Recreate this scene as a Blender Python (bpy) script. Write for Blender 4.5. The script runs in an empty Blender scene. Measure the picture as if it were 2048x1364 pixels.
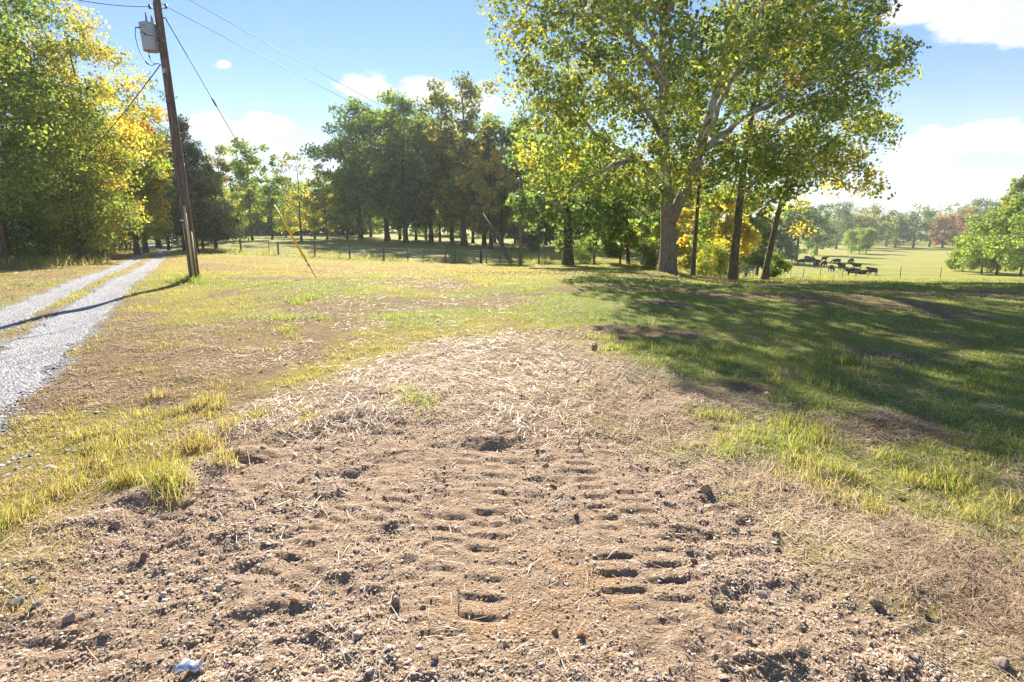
import bpy, math, random
import numpy as np
from mathutils import Vector

# ------------------------------------------------------------------ camera, sky, sun, exposure
scene = bpy.context.scene
COL = scene.collection
FPX, CX, CY, EYE = 1100.0, 1024.0, 682.0, 1.75
PITCH = math.atan(230 / 1100)
CP, SP = math.cos(PITCH), math.sin(PITCH)
cam_data = bpy.data.cameras.new('camera')
cam_data.sensor_width = 36.0
cam_data.lens = FPX / 2048 * 36.0
cam_data.clip_start, cam_data.clip_end = 0.05, 4000
cam = bpy.data.objects.new('camera', cam_data)
cam.location = (0, 0, EYE)
cam.rotation_euler = (math.pi / 2 - PITCH, 0, 0)
COL.objects.link(cam)
scene.camera = cam

SUN_AZ, SUN_EL = math.radians(-9), math.radians(29.5)      # azimuth from +Y, positive towards +X
sun_dir = Vector((math.sin(SUN_AZ) * math.cos(SUN_EL), math.cos(SUN_AZ) * math.cos(SUN_EL), math.sin(SUN_EL)))
sun_data = bpy.data.lights.new('sun', 'SUN')
sun_data.energy = 4.6
sun_data.angle = math.radians(0.53)
sun_data.color = (1.0, 0.93, 0.82)
sun = bpy.data.objects.new('sun', sun_data)
sun.rotation_euler = (-sun_dir).to_track_quat('-Z', 'Y').to_euler()
COL.objects.link(sun)

scene.view_settings.view_transform = 'Standard'
scene.view_settings.look = 'None'
scene.view_settings.gamma = 1.0
scene.view_settings.exposure = 1.58
scene.view_settings.use_curve_mapping = False
try:
    scene.cycles.use_denoising = True
    scene.cycles.max_bounces = 8
    scene.cycles.diffuse_bounces = 4
    scene.cycles.transmission_bounces = 6
    scene.cycles.volume_bounces = 1
except Exception:
    pass


class NT:
    """small helper to write node trees"""
    def __init__(self, tree):
        self.t = tree
        tree.nodes.clear()

    def n(self, kind, **kw):
        nd = self.t.nodes.new(kind)
        for k, v in kw.items():
            setattr(nd, k, v)
        return nd

    def put(self, sock, v):
        if isinstance(v, bpy.types.NodeSocket):
            self.t.links.new(v, sock)
        elif v is not None:
            if isinstance(v, (tuple, list)) and len(v) == 3 and sock.type == 'RGBA':
                v = (*v, 1)
            sock.default_value = v

    def math(self, op, a, b=None, c=None, clamp=False):
        nd = self.n('ShaderNodeMath', operation=op, use_clamp=clamp)
        for i, v in enumerate((a, b, c)):
            if v is not None:
                self.put(nd.inputs[i], v)
        return nd.outputs[0]

    def vmath(self, op, a, b=None, scale=None):
        nd = self.n('ShaderNodeVectorMath', operation=op)
        self.put(nd.inputs[0], a)
        if b is not None:
            self.put(nd.inputs[1], b)
        if scale is not None:
            self.put(nd.inputs['Scale'], scale)
        return nd.outputs['Vector']

    def mix(self, f, a, b, blend='MIX'):
        nd = self.n('ShaderNodeMix', data_type='RGBA', blend_type=blend)
        self.put(nd.inputs[0], f)
        self.put(nd.inputs[6], a)
        self.put(nd.inputs[7], b)
        return nd.outputs[2]

    def ramp(self, f, lo, hi, a=0.0, b=1.0, interp='SMOOTHSTEP'):
        nd = self.n('ShaderNodeMapRange', interpolation_type=interp)
        for i, v in enumerate((f, lo, hi, a, b)):
            self.put(nd.inputs[i], v)
        return nd.outputs[0]

    def noise(self, vec, scale, detail=4, rough=0.55, dist=0.0, dim='3D'):
        nd = self.n('ShaderNodeTexNoise', noise_dimensions=dim)
        if vec is not None:
            self.put(nd.inputs['Vector'], vec)
        self.put(nd.inputs['Scale'], scale)
        self.put(nd.inputs['Detail'], detail)
        self.put(nd.inputs['Roughness'], rough)
        self.put(nd.inputs['Distortion'], dist)
        return nd.outputs[0]


def build_world():
    w = bpy.data.worlds.new('World')
    scene.world = w
    w.use_nodes = True
    t = NT(w.node_tree)
    sky = t.n('ShaderNodeTexSky', sky_type='NISHITA')
    sky.sun_disc = False
    sky.sun_elevation = SUN_EL
    sky.sun_rotation = SUN_AZ
    sky.altitude = 100
    sky.air_density = 1.0
    sky.dust_density = 0.0
    sky.ozone_density = 3.0
    tc = t.n('ShaderNodeTexCoord')
    d = tc.outputs['Generated']
    sep = t.n('ShaderNodeSeparateXYZ')
    t.put(sep.inputs[0], d)
    x, y, z = sep.outputs
    az = t.math('ARCTAN2', x, y)
    el = t.math('ARCSINE', z)
    # clouds drawn as flattened puffs in azimuth / elevation
    comb = t.n('ShaderNodeCombineXYZ')
    t.put(comb.inputs[0], t.math('MULTIPLY', az, 1.0))
    t.put(comb.inputs[1], t.math('MULTIPLY', el, 2.1))
    cv = comb.outputs[0]
    n1 = t.noise(cv, 14.0, 9, 0.6, 0.2)
    n2 = t.noise(cv, 3.1, 5, 0.55, 0.1)
    # (azimuth, elevation, half width, half height, weight)
    puffs = [(-.246, .218, .040, .024, 1.0), (-.225, .224, .026, .018, 1.0), (-.135, .218, .050, .026, 1.05), (-.07, .205, .055, .028, 1.0), (-.02, .195, .06, .022, .9),
             (-.395, .157, .042, .021, 1.1), (-.43, .147, .05, .016, .9), (-.485, .148, .050, .022, 1.05), (-.44, .128, .13, .018, .75), (-.45, .235, .012, .006, .7), (-.385, .268, .014, .006, .6),
             (.600, .292, .065, .030, 1.1), (.660, .262, .060, .035, 1.15), (.73, .270, .07, .05, 1.15), (.705, .232, .035, .022, .9), (.84, .26, .10, .05, 1.1),
             (.655, .112, .075, .026, 1.05), (.72, .105, .06, .028, 1.0), (.60, .088, .10, .020, .9), (.67, .05, .14, .025, .9), (.56, .04, .12, .02, .8),
             (1.1, .20, .14, .04, 1.0), (-1.0, .24, .13, .04, 1.0), (1.9, .25, .25, .06, 1.0), (-1.9, .2, .25, .05, 1.0), (2.8, .26, .3, .06, 1.0)]
    tot = None
    for (a, e, wx, wy, wt) in puffs:
        dx = t.math('MULTIPLY', t.math('SUBTRACT', az, a), 1 / wx)
        dy = t.math('MULTIPLY', t.math('SUBTRACT', el, e), 1 / wy)
        r2 = t.math('ADD', t.math('MULTIPLY', dx, dx), t.math('MULTIPLY', dy, dy))
        g = t.math('MULTIPLY', t.math('EXPONENT', t.math('MULTIPLY', r2, -0.8)), wt)
        tot = g if tot is None else t.math('MAXIMUM', tot, g)
    f = t.math('ADD', t.math('MULTIPLY', tot, 0.85), t.math('MULTIPLY', t.math('SUBTRACT', n1, .5), 1.7))
    puff = t.ramp(f, 0.34, 0.62)
    # pale air and thin cloud sheets low over the horizon
    low = t.ramp(el, 0.0, 0.27, 1.0, 0.0)
    veil = t.math('MULTIPLY', low, t.math('ADD', .62, t.math('MULTIPLY', t.math('SUBTRACT', n2, .45), 1.6)), clamp=True)
    mask = t.math('MAXIMUM', puff, veil, clamp=True)
    shade = t.ramp(t.noise(cv, 6.0, 6, 0.6), 0.3, 0.65, 0.90, 1.0)
    cc = t.n('ShaderNodeCombineXYZ')
    cval = 5.9
    for i, k in enumerate((0.965, 0.985, 1.03)):
        t.put(cc.inputs[i], t.math('MULTIPLY', shade, cval * k))
    skyc = t.mix(1.0, sky.outputs[0], SKY_TINT, 'MULTIPLY')
    col = t.mix(t.math('MULTIPLY', mask, 0.95), skyc, cc.outputs[0])
    bg = t.n('ShaderNodeBackground')
    t.put(bg.inputs[0], col)
    bg.inputs[1].default_value = SKY_STRENGTH
    out = t.n('ShaderNodeOutputWorld')
    t.put(out.inputs[0], bg.outputs[0])


SKY_STRENGTH = 0.061
SKY_TINT = (0.80, 0.80, 0.90)
build_world()

# ------------------------------------------------------------------ helpers
rng = np.random.default_rng(7)
random.seed(7)


def sm(a, b, x):
    t = np.clip((np.asarray(x, float) - a) / (b - a), 0, 1)
    return t * t * (3 - 2 * t)


def _h(ix, iy, seed):
    with np.errstate(over='ignore'):
        n = (ix.astype(np.int64) * 374761393 + iy.astype(np.int64) * 668265263 + seed * 2246822519) & 0xffffffff
        n = ((n ^ (n >> 13)) * 1274126177) & 0xffffffff
        n = n ^ (n >> 16)
    return (n & 0xffff) / 65535.0


def vn(x, y, seed=0):
    x = np.asarray(x, float); y = np.asarray(y, float)
    ix = np.floor(x); iy = np.floor(y)
    fx = x - ix; fy = y - iy
    fx = fx * fx * (3 - 2 * fx); fy = fy * fy * (3 - 2 * fy)
    a = _h(ix, iy, seed); b = _h(ix + 1, iy, seed); c = _h(ix, iy + 1, seed); d = _h(ix + 1, iy + 1, seed)
    return a + (b - a) * fx + (c - a) * fy + (a - b - c + d) * fx * fy


def fbm(x, y, scale, octs=4, seed=0, gain=0.5):
    s = 0; amp = 1; tot = 0
    x = np.asarray(x, float) * scale; y = np.asarray(y, float) * scale
    for o in range(octs):
        s = s + amp * vn(x + 17.3 * o, y - 9.1 * o, seed + o); tot += amp
        amp *= gain; x = x * 2.03; y = y * 2.03
    return s / tot


def sdpoly(x, y, poly):
    """signed distance to a polygon, positive inside"""
    x = np.asarray(x, float); y = np.asarray(y, float)
    d = np.full(x.shape, 1e9); inside = np.zeros(x.shape, bool)
    n = len(poly)
    for i in range(n):
        ax, ay = poly[i]; bx, by = poly[(i + 1) % n]
        ex, ey = bx - ax, by - ay
        t = np.clip(((x - ax) * ex + (y - ay) * ey) / (ex * ex + ey * ey + 1e-12), 0, 1)
        d = np.minimum(d, (x - ax - t * ex) ** 2 + (y - ay - t * ey) ** 2)
        cond = ((ay > y) != (by > y))
        with np.errstate(divide='ignore', invalid='ignore'):
            xi = (bx - ax) * (y - ay) / (by - ay + 1e-12) + ax
        inside ^= cond & (x < xi)
    d = np.sqrt(d)
    return np.where(inside, d, -d)


VY = [0, 12, 14, 19, 28, 45, 62, 80, 96, 125, 170, 230, 300, 400, 900]
VZ = [0, 0, -.08, -.30, -1.0, -2.5, -4.0, -5.6, -6.8, -7.6, -8.8, -9.4, -9.9, -8.5, -3.0]


def H(x, y):
    """terrain height without the small relief"""
    x = np.asarray(x, float); y = np.asarray(y, float)
    base = sm(14, 46, y) * (-.85 - .60 * np.tanh((x + 17) / 14))
    vz = np.interp(y, VY, VZ)
    m = sm(.16, .42, x / np.maximum(y, 1.0)) * sm(10, 22, y)
    z = base + (vz - base) * m
    z = z + 0.12 * np.exp(-((x + 10.4) ** 2 + (y - 17.9) ** 2) / 2.2)          # mound at the pole
    z = z + 0.25 * np.exp(-((x - 7.9) ** 2 + (y - 28) ** 2) / 5.0)              # sycamore root mound
    z = z + sm(20, 60, y) * (fbm(x, y, .06, 3, 5) - .5) * .5 * (1 - m * .6)
    return z


DIRT = [(-2.60, 2.30), (-2.62, 2.94), (-2.40, 3.45), (-2.26, 3.84), (-1.99, 4.45), (-1.58, 5.0), (-0.66, 5.2), (0.39, 5.0), (1.24, 4.45),
        (1.55, 3.8), (1.65, 3.3), (1.75, 2.79), (1.8, 2.4), (1.9, 2.04), (2.1, 1.2), (2.6, -6), (-5, -6), (-3.0, 1.6)]
STRAW = [(-2.6, 4.6), (-2.39, 5.42), (-2.0, 6.9), (-1.62, 7.9), (-0.19, 8.7), (1.35, 8.4), (1.9, 6.9), (2.35, 5.2), (2.0, 4.2), (2.03, 3.7), (2.37, 3.2),
         (2.95, 2.75), (3.8, 2.0), (6, -6), (2.3, -6), (1.85, 2.1), (1.6, 3.3), (1.1, 4.2), (-0.6, 4.7), (-1.6, 4.4)]
def _drv(n, s):
    return (n * .864 - .503 * s, n * .503 + .864 * s)


TRK_L = [_drv(n, s) for n, s in ((-3.1, 75), (-3.12, 60), (-3.12, 40), (-3.12, 28), (-3.15, 20), (-3.25, 14), (-3.35, 10), (-3.45, 4), (-3.5, -6))]
TRK_LW = [.32, .32, .32, .32, .35, .42, .46, .5, .5]
TRK_R = [_drv(n, s) for n, s in ((-1.8, 75), (-1.85, 60), (-1.9, 40), (-1.92, 28), (-1.96, 20), (-2.02, 14), (-2.08, 10), (-2.15, 4), (-2.2, -6))]
TRK_RW = [.36, .36, .38, .40, .42, .46, .48, .46, .4]


def line_mask(x, y, pts, ws):
    x = np.asarray(x, float); y = np.asarray(y, float)
    best = np.full(x.shape, 1e9)
    for i in range(len(pts) - 1):
        ax, ay = pts[i]; bx, by = pts[i + 1]
        ex, ey = bx - ax, by - ay
        t = np.clip(((x - ax) * ex + (y - ay) * ey) / (ex * ex + ey * ey), 0, 1)
        dd = np.hypot(x - ax - t * ex, y - ay - t * ey) - (ws[i] + (ws[i + 1] - ws[i]) * t)
        best = np.minimum(best, dd)
    return best          # distance outside the edge, negative inside


def zones(x, y):
    wob = (fbm(x, y, .9, 4, 11) - .5) * 1.3
    dirt = sm(-.30, .30, sdpoly(x, y, DIRT) + wob * .75)
    straw = sm(-.45, .55, sdpoly(x, y, STRAW) + wob * .9)
    e = np.minimum(line_mask(x, y, TRK_L, TRK_LW), line_mask(x, y, TRK_R, TRK_RW))
    gravel = sm(.16, -.08, e + (fbm(x, y, 1.3, 4, 23) - .5) * .45)
    # how green the turf is
    g = .43 + .0 * x
    g = g + .42 * sm(-1.5, 2.2, x - .12 * y + .6)                             # right hand side
    g = g + .30 * np.exp(-((x + 7) / 3.2) ** 2 - ((y - 17.5) / 1.8) ** 2)        # patch beside the pole
    g = g + .30 * np.exp(-((x + .5) / 3.5) ** 2 - ((y - 12) / 2.6) ** 2)
    g = g + .30 * np.exp(-((x + 4.3) / 1.0) ** 2 - ((y - 10.4) / .9) ** 2)
    g = g - .30 * sm(20, 27, y) * sm(50, 42, y) * sm(4, -6, x)                   # golden strip before the fence
    g = g - .22 * np.exp(-((x + 4) / 2.6) ** 2 - ((y - 7.6) / 1.8) ** 2)
    g = g - .16 * sm(-1.8, -2.6, x) * sm(9, 6, y)
    g = g + (fbm(x, y, .35, 4, 31) - .5) * .75
    g = np.where(y > 46, .60 + (fbm(x, y, .08, 4, 77) - .5) * .4, g)
    # bare brown patches in the turf
    bare = sm(.50, .64, fbm(x, y, .55, 4, 41) - .04 * sm(0, 4, x) + .05 * sm(-1.8, -2.6, x) * sm(9, 6, y) + .12 * np.exp(-((x + 4) / 2.5) ** 2 - ((y - 8.4) / 2.5) ** 2))
    bare = bare * sm(50, 30, y)
    verge = sm(4.5, 1.2, line_mask(x, y, TRK_L, TRK_LW)) * sm(-1.0, 1.0, -(x * .864 + y * .503 + 3.6))   # left verge
    return dirt, straw, np.clip(g, 0, 1), np.clip(bare, 0, 1), gravel, verge


# skid-steer tread prints: (x, y) start, end of each run and sideways half width
TREADS = [((-.30, 2.15), (-.16, 4.1), .23), ((.72, 2.15), (.54, 4.5), .24), ((-1.2, 2.4), (-.72, 3.9), .20)]


def relief(x, y):
    x = np.asarray(x, float); y = np.asarray(y, float)
    near = sm(16, 7, y) * sm(9, 5, np.abs(x))
    dirt = sm(-.30, .30, sdpoly(x, y, DIRT) + (fbm(x, y, .9, 4, 11) - .5) * .97)
    rough = (fbm(x, y, 7, 4, 3, .6) - .5) * .060 + (fbm(x, y, 24, 2, 33) - .5) * .020 + (fbm(x, y, 2.0, 3, 9) - .5) * .07
    ridged = np.abs(fbm(x * .8 + y * .45, y * 1.6 - x * .5, 3.2, 4, 61) - .5) * -.09
    flat = np.exp(-((x - .12) / .55) ** 2 - ((y - 2.25) / .5) ** 2)                  # packed clay, cracked
    smooth = (fbm(x, y, .7, 3, 14) - .5) * .16
    tm = 0 * x; lug = 0 * x
    for (a, b, hw) in TREADS:
        ax, ay = a; bx, by = b
        L = math.hypot(bx - ax, by - ay); ux, uy = (bx - ax) / L, (by - ay) / L
        s = (x - ax) * ux + (y - ay) * uy
        q = (x - ax) * uy - (y - ay) * ux
        q = q + .05 * np.sin(s * 1.6 + ax * 3)
        inb = sm(-.10, .15, s) * sm(L + .10, L - .25, s) * sm(hw + .03, hw - .06, np.abs(q + .03 * (vn(s * 9, q * 9, 44) - .5)))
        ph = s / .135 + np.where(q > 0, .5, 0) + .22 * (vn(s * 5, q * 7 + ax, 17) - .5)
        bar = (ph % 1.0) ** 2.0 * sm(1.0, .93, ph % 1.0)
        amp = .35 + .65 * sm(.25, .60, vn(s * 2.7 + ax * 7, np.sign(q) * 5 + q * 3, 91))
        lug = lug - inb * .026 * bar * amp * sm(.004, .03, np.abs(q))
        tm = np.maximum(tm, inb)
    z = near * (smooth * .6 + dirt * (rough + ridged) * (1 - .8 * flat) * (1 - .55 * tm) + (1 - dirt) * (fbm(x, y, 4, 4, 19) - .5) * .06)
    z = z + (1 - near) * (fbm(x, y, .5, 3, 14) - .5) * .10 * sm(60, 20, y)
    z = z + lug
    # scraped hollow with a little bank behind it
    hx, hy = (x - (-.20)) / .33, (y - 4.20) / .06
    hx = hx + .5 * (vn(x * 6, y * 6, 8) - .5)
    z = z - .014 * np.exp(-hx ** 2 - hy ** 2) + .040 * np.exp(-hx ** 2 - ((y - 4.36) / .09) ** 2)
    # windrow of soil at the left edge of the graded patch
    e = sdpoly(x, y, DIRT)
    z = z + .05 * np.exp(-((e - .05) / .16) ** 2) * sm(-.6, -1.6, x) * near * (.4 + 1.2 * vn(x * 4, y * 4, 55))
    g = np.minimum(line_mask(x, y, TRK_L, TRK_LW), line_mask(x, y, TRK_R, TRK_RW))
    z = z - .05 * sm(.3, -.5, g)
    return z


def Z(x, y):
    return H(x, y) + relief(x, y)


def Zs(x, y):
    return float(Z(np.array([x]), np.array([y]))[0])


def spot(u, d):
    """ground point at distance d (metres north) under photo column u"""
    x = (u - CX) / FPX * d
    for _ in range(3):
        z = float(H(np.array([x]), np.array([d]))[0])
        x = (u - CX) / FPX * (d * CP + (EYE - z) * SP)
    return x, d, Zs(x, d)


def lift(u, v, d):
    """point at distance d seen at photo position (u, v)"""
    a, b = (u - CX) / FPX, (CY - v) / FPX
    t = d / (CP + SP * b)
    return Vector((a * t, d, EYE + (-SP + CP * b) * t))


def mesh_np(name, verts, faces, cols=None, smooth=False, attr='tint', attr2=None):
    """verts (N,3); faces: list of (M,k) int arrays; cols (N,3|4) per vertex"""
    verts = np.asarray(verts, np.float32)
    me = bpy.data.meshes.new(name)
    me.vertices.add(len(verts)); me.vertices.foreach_set('co', verts.ravel())
    nl = sum(f.size for f in faces); npoly = sum(len(f) for f in faces)
    me.loops.add(nl); me.polygons.add(npoly)
    me.loops.foreach_set('vertex_index', np.concatenate([f.ravel() for f in faces]).astype(np.int32))
    tot = np.concatenate([np.full(len(f), f.shape[1]) for f in faces]).astype(np.int32)
    st = np.concatenate([[0], np.cumsum(tot)[:-1]]).astype(np.int32)
    me.polygons.foreach_set('loop_start', st)
    me.polygons.foreach_set('loop_total', tot)
    if smooth:
        me.polygons.foreach_set('use_smooth', np.ones(npoly, bool))
    for nm, c in ((attr, cols), ('zone2', attr2)):
        if c is not None:
            c = np.asarray(c, np.float32)
            if c.shape[1] == 3:
                c = np.hstack([c, np.ones((len(c), 1), np.float32)])
            a = me.color_attributes.new(nm, 'FLOAT_COLOR', 'POINT')
            a.data.foreach_set('color', c.ravel())
    me.update(calc_edges=True)
    return me


def obj(name, me, mat=None, parent=None, loc=None, kind=None, label=None, cat=None, group=None):
    o = bpy.data.objects.new(name, me)
    COL.objects.link(o)
    if mat is not None and me is not None and len(me.materials) == 0:
        me.materials.append(mat)
    if parent is not None:
        o.parent = parent
    if loc is not None:
        o.location = loc
    for k, v in (('kind', kind), ('label', label), ('category', cat), ('group', group)):
        if v:
            o[k] = v
    return o


def thing(name, label, cat, loc=(0, 0, 0), rz=0, group=None):
    o = obj(name, None, None, None, loc, None, label, cat, group)
    o.rotation_euler = (0, 0, rz)
    return o


def new_mat(name):
    m = bpy.data.materials.new(name)
    m.use_nodes = True
    return m, NT(m.node_tree)


def finish(t, bsdf, disp=None):
    out = t.n('ShaderNodeOutputMaterial')
    t.put(out.inputs[0], bsdf)


def principled(t, col, rough=.8, spec=.3, normal=None, metal=0):
    b = t.n('ShaderNodeBsdfPrincipled')
    t.put(b.inputs['Base Color'], col)
    t.put(b.inputs['Roughness'], rough)
    t.put(b.inputs['Metallic'], metal)
    b.inputs['Specular IOR Level'].default_value = spec
    if normal is not None:
        t.put(b.inputs['Normal'], normal)
    return b.outputs[0]


def bump(t, h, strength=.5, dist=.02):
    b = t.n('ShaderNodeBump')
    b.inputs['Strength'].default_value = strength
    b.inputs['Distance'].default_value = dist
    t.put(b.inputs['Height'], h)
    return b.outputs[0]


def attr(t, name='tint'):
    return t.n('ShaderNodeVertexColor', layer_name=name).outputs[0]


def obj_co(t):
    return t.n('ShaderNodeTexCoord').outputs['Object']


# ------------------------------------------------------------------ materials
def mat_ground():
    m, t = new_mat('ground_soil_and_turf')
    co = t.n('ShaderNodeNewGeometry').outputs['Position']
    s1 = t.n('ShaderNodeSeparateColor'); t.put(s1.inputs[0], attr(t, 'tint'))
    s2 = t.n('ShaderNodeSeparateColor'); t.put(s2.inputs[0], attr(t, 'zone2'))
    dirt, straw, green = s1.outputs[0], s1.outputs[1], s1.outputs[2]
    bare, gravel, verge = s2.outputs[0], s2.outputs[1], s2.outputs[2]
    nf = t.noise(co, 70, 5, .65)
    nm = t.noise(co, 14, 5, .6)
    nl = t.noise(co, 2.2, 5, .6)
    nb = t.noise(co, .35, 4, .6)
    soil = t.mix(t.ramp(nm, .3, .7), (.38, .255, .16), (.59, .435, .29))
    soil = t.mix(t.ramp(nl, .62, .78), soil, (.42, .235, .105))
    soil = t.mix(t.math('MULTIPLY', t.ramp(nf, .5, .72), .6), soil, (.66, .51, .38))
    soil = t.mix(t.math('MULTIPLY', t.ramp(nf, .5, .3), .6), soil, (.24, .155, .105))
    st = t.mix(t.ramp(nf, .3, .7), (.36, .25, .15), (.60, .47, .31))
    gcol = t.mix(t.ramp(t.math('ADD', green, t.math('MULTIPLY', t.math('SUBTRACT', nm, .5), .5)), .25, .85),
                 (.43, .34, .095), (.25, .31, .06))
    gcol = t.mix(t.ramp(nf, .62, .35), gcol, t.mix(.55, gcol, (.10, .085, .035)))
    gcol = t.mix(t.ramp(nb, .35, .7), gcol, t.mix(.4, gcol, (.50, .46, .09)))
    brown = t.mix(t.ramp(nm, .3, .7), (.22, .125, .07), (.36, .245, .15))
    gcol = t.mix(t.math('MULTIPLY', bare, .85), gcol, brown)
    gcol = t.mix(t.math('MULTIPLY', verge, t.ramp(nl, .35, .6)), gcol, brown)
    c = t.mix(straw, gcol, st)
    c = t.mix(dirt, c, soil)
    # packed cracked clay
    vo = t.n('ShaderNodeTexVoronoi', feature='DISTANCE_TO_EDGE')
    t.put(vo.inputs['Vector'], t.vmath('ADD', co, t.vmath('SCALE', t.n('ShaderNodeTexNoise').outputs[1], scale=.06)))
    t.put(vo.inputs['Scale'], 14)
    sep = t.n('ShaderNodeSeparateXYZ'); t.put(sep.inputs[0], co)
    dx = t.math('MULTIPLY', t.math('SUBTRACT', sep.outputs[0], .12), 1 / .6)
    dy = t.math('MULTIPLY', t.math('SUBTRACT', sep.outputs[1], 2.3), 1 / .5)
    fl = t.math('EXPONENT', t.math('MULTIPLY', t.math('ADD', t.math('MULTIPLY', dx, dx), t.math('MULTIPLY', dy, dy)), -1.0))
    fl = t.ramp(t.math('ADD', fl, t.math('MULTIPLY', t.math('SUBTRACT', nl, .5), .9)), .35, .75)
    clay = t.mix(t.ramp(nl, .35, .7), (.50, .36, .24), (.56, .35, .18))
    clay = t.mix(t.ramp(nf, .45, .3), clay, (.33, .23, .15))
    crack = t.ramp(vo.outputs[0], 0.0, .035, 1, 0)
    clay = t.mix(t.math('MULTIPLY', crack, .55), clay, (.12, .075, .05))
    c = t.mix(fl, c, clay)
    grav = t.mix(t.ramp(nf, .3, .7), (.20, .19, .19), (.50, .48, .47))
    c = t.mix(gravel, c, grav)
    hgt = t.math('ADD', nf, t.math('MULTIPLY', nm, 1.2))
    finish(t, principled(t, c, .95, .1, bump(t, hgt, 1.0, .04)))
    return m


def mat_attr_plain(name, rough=.9, spec=.15, grain=60, amt=.35, bmp=.4):
    m, t = new_mat(name)
    co = obj_co(t)
    nf = t.noise(co, grain, 4, .6)
    c = t.mix(t.math('MULTIPLY', t.ramp(nf, .35, .7), amt), attr(t), (.5, .42, .33), 'MIX')
    finish(t, principled(t, c, rough, spec, bump(t, nf, bmp, .01)))
    return m


def mat_leaf(name, trans=.5, gloss=.04, boost=(1.25, 1.2, .8)):
    m, t = new_mat(name)
    c = attr(t)
    d = t.n('ShaderNodeBsdfDiffuse'); t.put(d.inputs[0], c)
    tr = t.n('ShaderNodeBsdfTranslucent')
    t.put(tr.inputs[0], t.mix(1.0, c, boost, 'MULTIPLY'))
    mx = t.n('ShaderNodeMixShader'); mx.inputs[0].default_value = trans
    t.put(mx.inputs[1], d.outputs[0]); t.put(mx.inputs[2], tr.outputs[0])
    g = t.n('ShaderNodeBsdfGlossy'); g.inputs['Roughness'].default_value = .45
    g.inputs[0].default_value = (.9, .9, .9, 1)
    m2 = t.n('ShaderNodeMixShader'); m2.inputs[0].default_value = gloss
    t.put(m2.inputs[1], mx.outputs[0]); t.put(m2.inputs[2], g.outputs[0])
    finish(t, m2.outputs[0])
    return m


def mat_bark(name, dark, light, patch=None):
    m, t = new_mat(name)
    co = obj_co(t)
    st = t.n('ShaderNodeMapping'); t.put(st.inputs[0], co); st.inputs['Scale'].default_value = (1, 1, .22)
    n1 = t.noise(st.outputs[0], 14, 6, .65)
    n2 = t.noise(co, 2.5, 4, .6)
    c = t.mix(t.ramp(n1, .3, .7), dark, light)
    c = t.mix(t.ramp(n2, .5, .7), c, t.mix(.5, c, (.22, .24, .17)))
    if patch:
        n3 = t.noise(co, 3.2, 5, .6, .6)
        sep = t.n('ShaderNodeSeparateXYZ'); t.put(sep.inputs[0], co)
        hi = t.ramp(sep.outputs[2], 2.0, 6.0)
        c = t.mix(t.math('MULTIPLY', t.ramp(n3, .40, .52), hi), c, patch)
    finish(t, principled(t, c, .9, .15, bump(t, n1, .8, .04)))
    return m


def mat_wood(name, dark, light, zs=.12, scale=18):
    m, t = new_mat(name)
    co = obj_co(t)
    st = t.n('ShaderNodeMapping'); t.put(st.inputs[0], co); st.inputs['Scale'].default_value = (1, 1, zs)
    n1 = t.noise(st.outputs[0], scale, 6, .6)
    n2 = t.noise(co, 1.1, 4, .6)
    c = t.mix(t.ramp(n1, .3, .7), dark, light)
    c = t.mix(t.ramp(n2, .4, .75), c, t.mix(.45, c, dark))
    finish(t, principled(t, c, .85, .2, bump(t, n1, .6, .01)))
    return m


def mat_plain(name, col, rough=.6, spec=.3, metal=0, var=.25, scale=9):
    m, t = new_mat(name)
    co = obj_co(t)
    n1 = t.noise(co, scale, 5, .6)
    c = t.mix(t.math('MULTIPLY', t.ramp(n1, .35, .75), var), col, tuple(k * .45 for k in col))
    finish(t, principled(t, c, rough, spec, None, metal))
    return m


M_GROUND = mat_ground()
M_GRASS = mat_leaf('grass_blades', .6, .02, (1.15, 1.15, .9))
M_STRAW = mat_leaf('dry_straw', .25, .03, (1, 1, .9))
M_LEAF = mat_leaf('tree_leaves', .6, .03, (1.5, 1.5, 1.1))
M_NEEDLE = mat_leaf('cedar_foliage', .25, .02)
M_CLOD = mat_attr_plain('soil_clods')
M_STONE = mat_attr_plain('stone', .85, .2, 30, .3, .6)
M_BARK = mat_bark('bark_grey_brown', (.055, .042, .032), (.17, .135, .10))
M_BARKD = mat_bark('bark_dark', (.035, .028, .022), (.11, .088, .068))
M_SYC = mat_bark('sycamore_bark', (.15, .11, .08), (.30, .235, .175), (.52, .48, .41))
M_POLE = mat_wood('weathered_pole_wood', (.075, .052, .045), (.21, .155, .13))
M_POST = mat_wood('weathered_post_wood', (.085, .072, .06), (.26, .225, .19), .2)
M_DPOST = mat_wood('dark_post_wood', (.03, .025, .02), (.10, .08, .065), .2)
M_WIRE = mat_plain('dark_cable', (.022, .022, .025), .55)
M_GALV = mat_plain('galvanised_steel', (.34, .35, .36), .5, .4, .6)
M_FWIRE = mat_plain('fence_wire', (.26, .26, .26), .55, .4, .4)
M_TANK = mat_plain('transformer_paint', (.36, .38, .40), .45, .4, 0, .12)
M_TANKB = mat_plain('transformer_base_rust', (.36, .25, .15), .7, .2)
M_PORC = mat_plain('bushing_porcelain', (.16, .13, .15), .3, .5)
M_YELLOW = mat_plain('yellow_guard_plastic', (.80, .50, .02), .45, .4, 0, .1)
M_CREAM = mat_plain('pale_moulding', (.62, .50, .24), .6, .3, 0, .25)
M_WHITE = mat_plain('white_tag', (.75, .75, .74), .5, .3, 0, .05)
M_INK = mat_plain('black_ink', (.02, .02, .02), .6)
M_COW = mat_plain('black_cow_hide', (.008, .008, .009), .95, .04, 0, .3)
M_RUST = mat_plain('rusty_steel', (.13, .085, .06), .8)
M_CAN = mat_plain('crushed_aluminium', (.62, .64, .70), .35, .5, .7, .15, 40)
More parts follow.
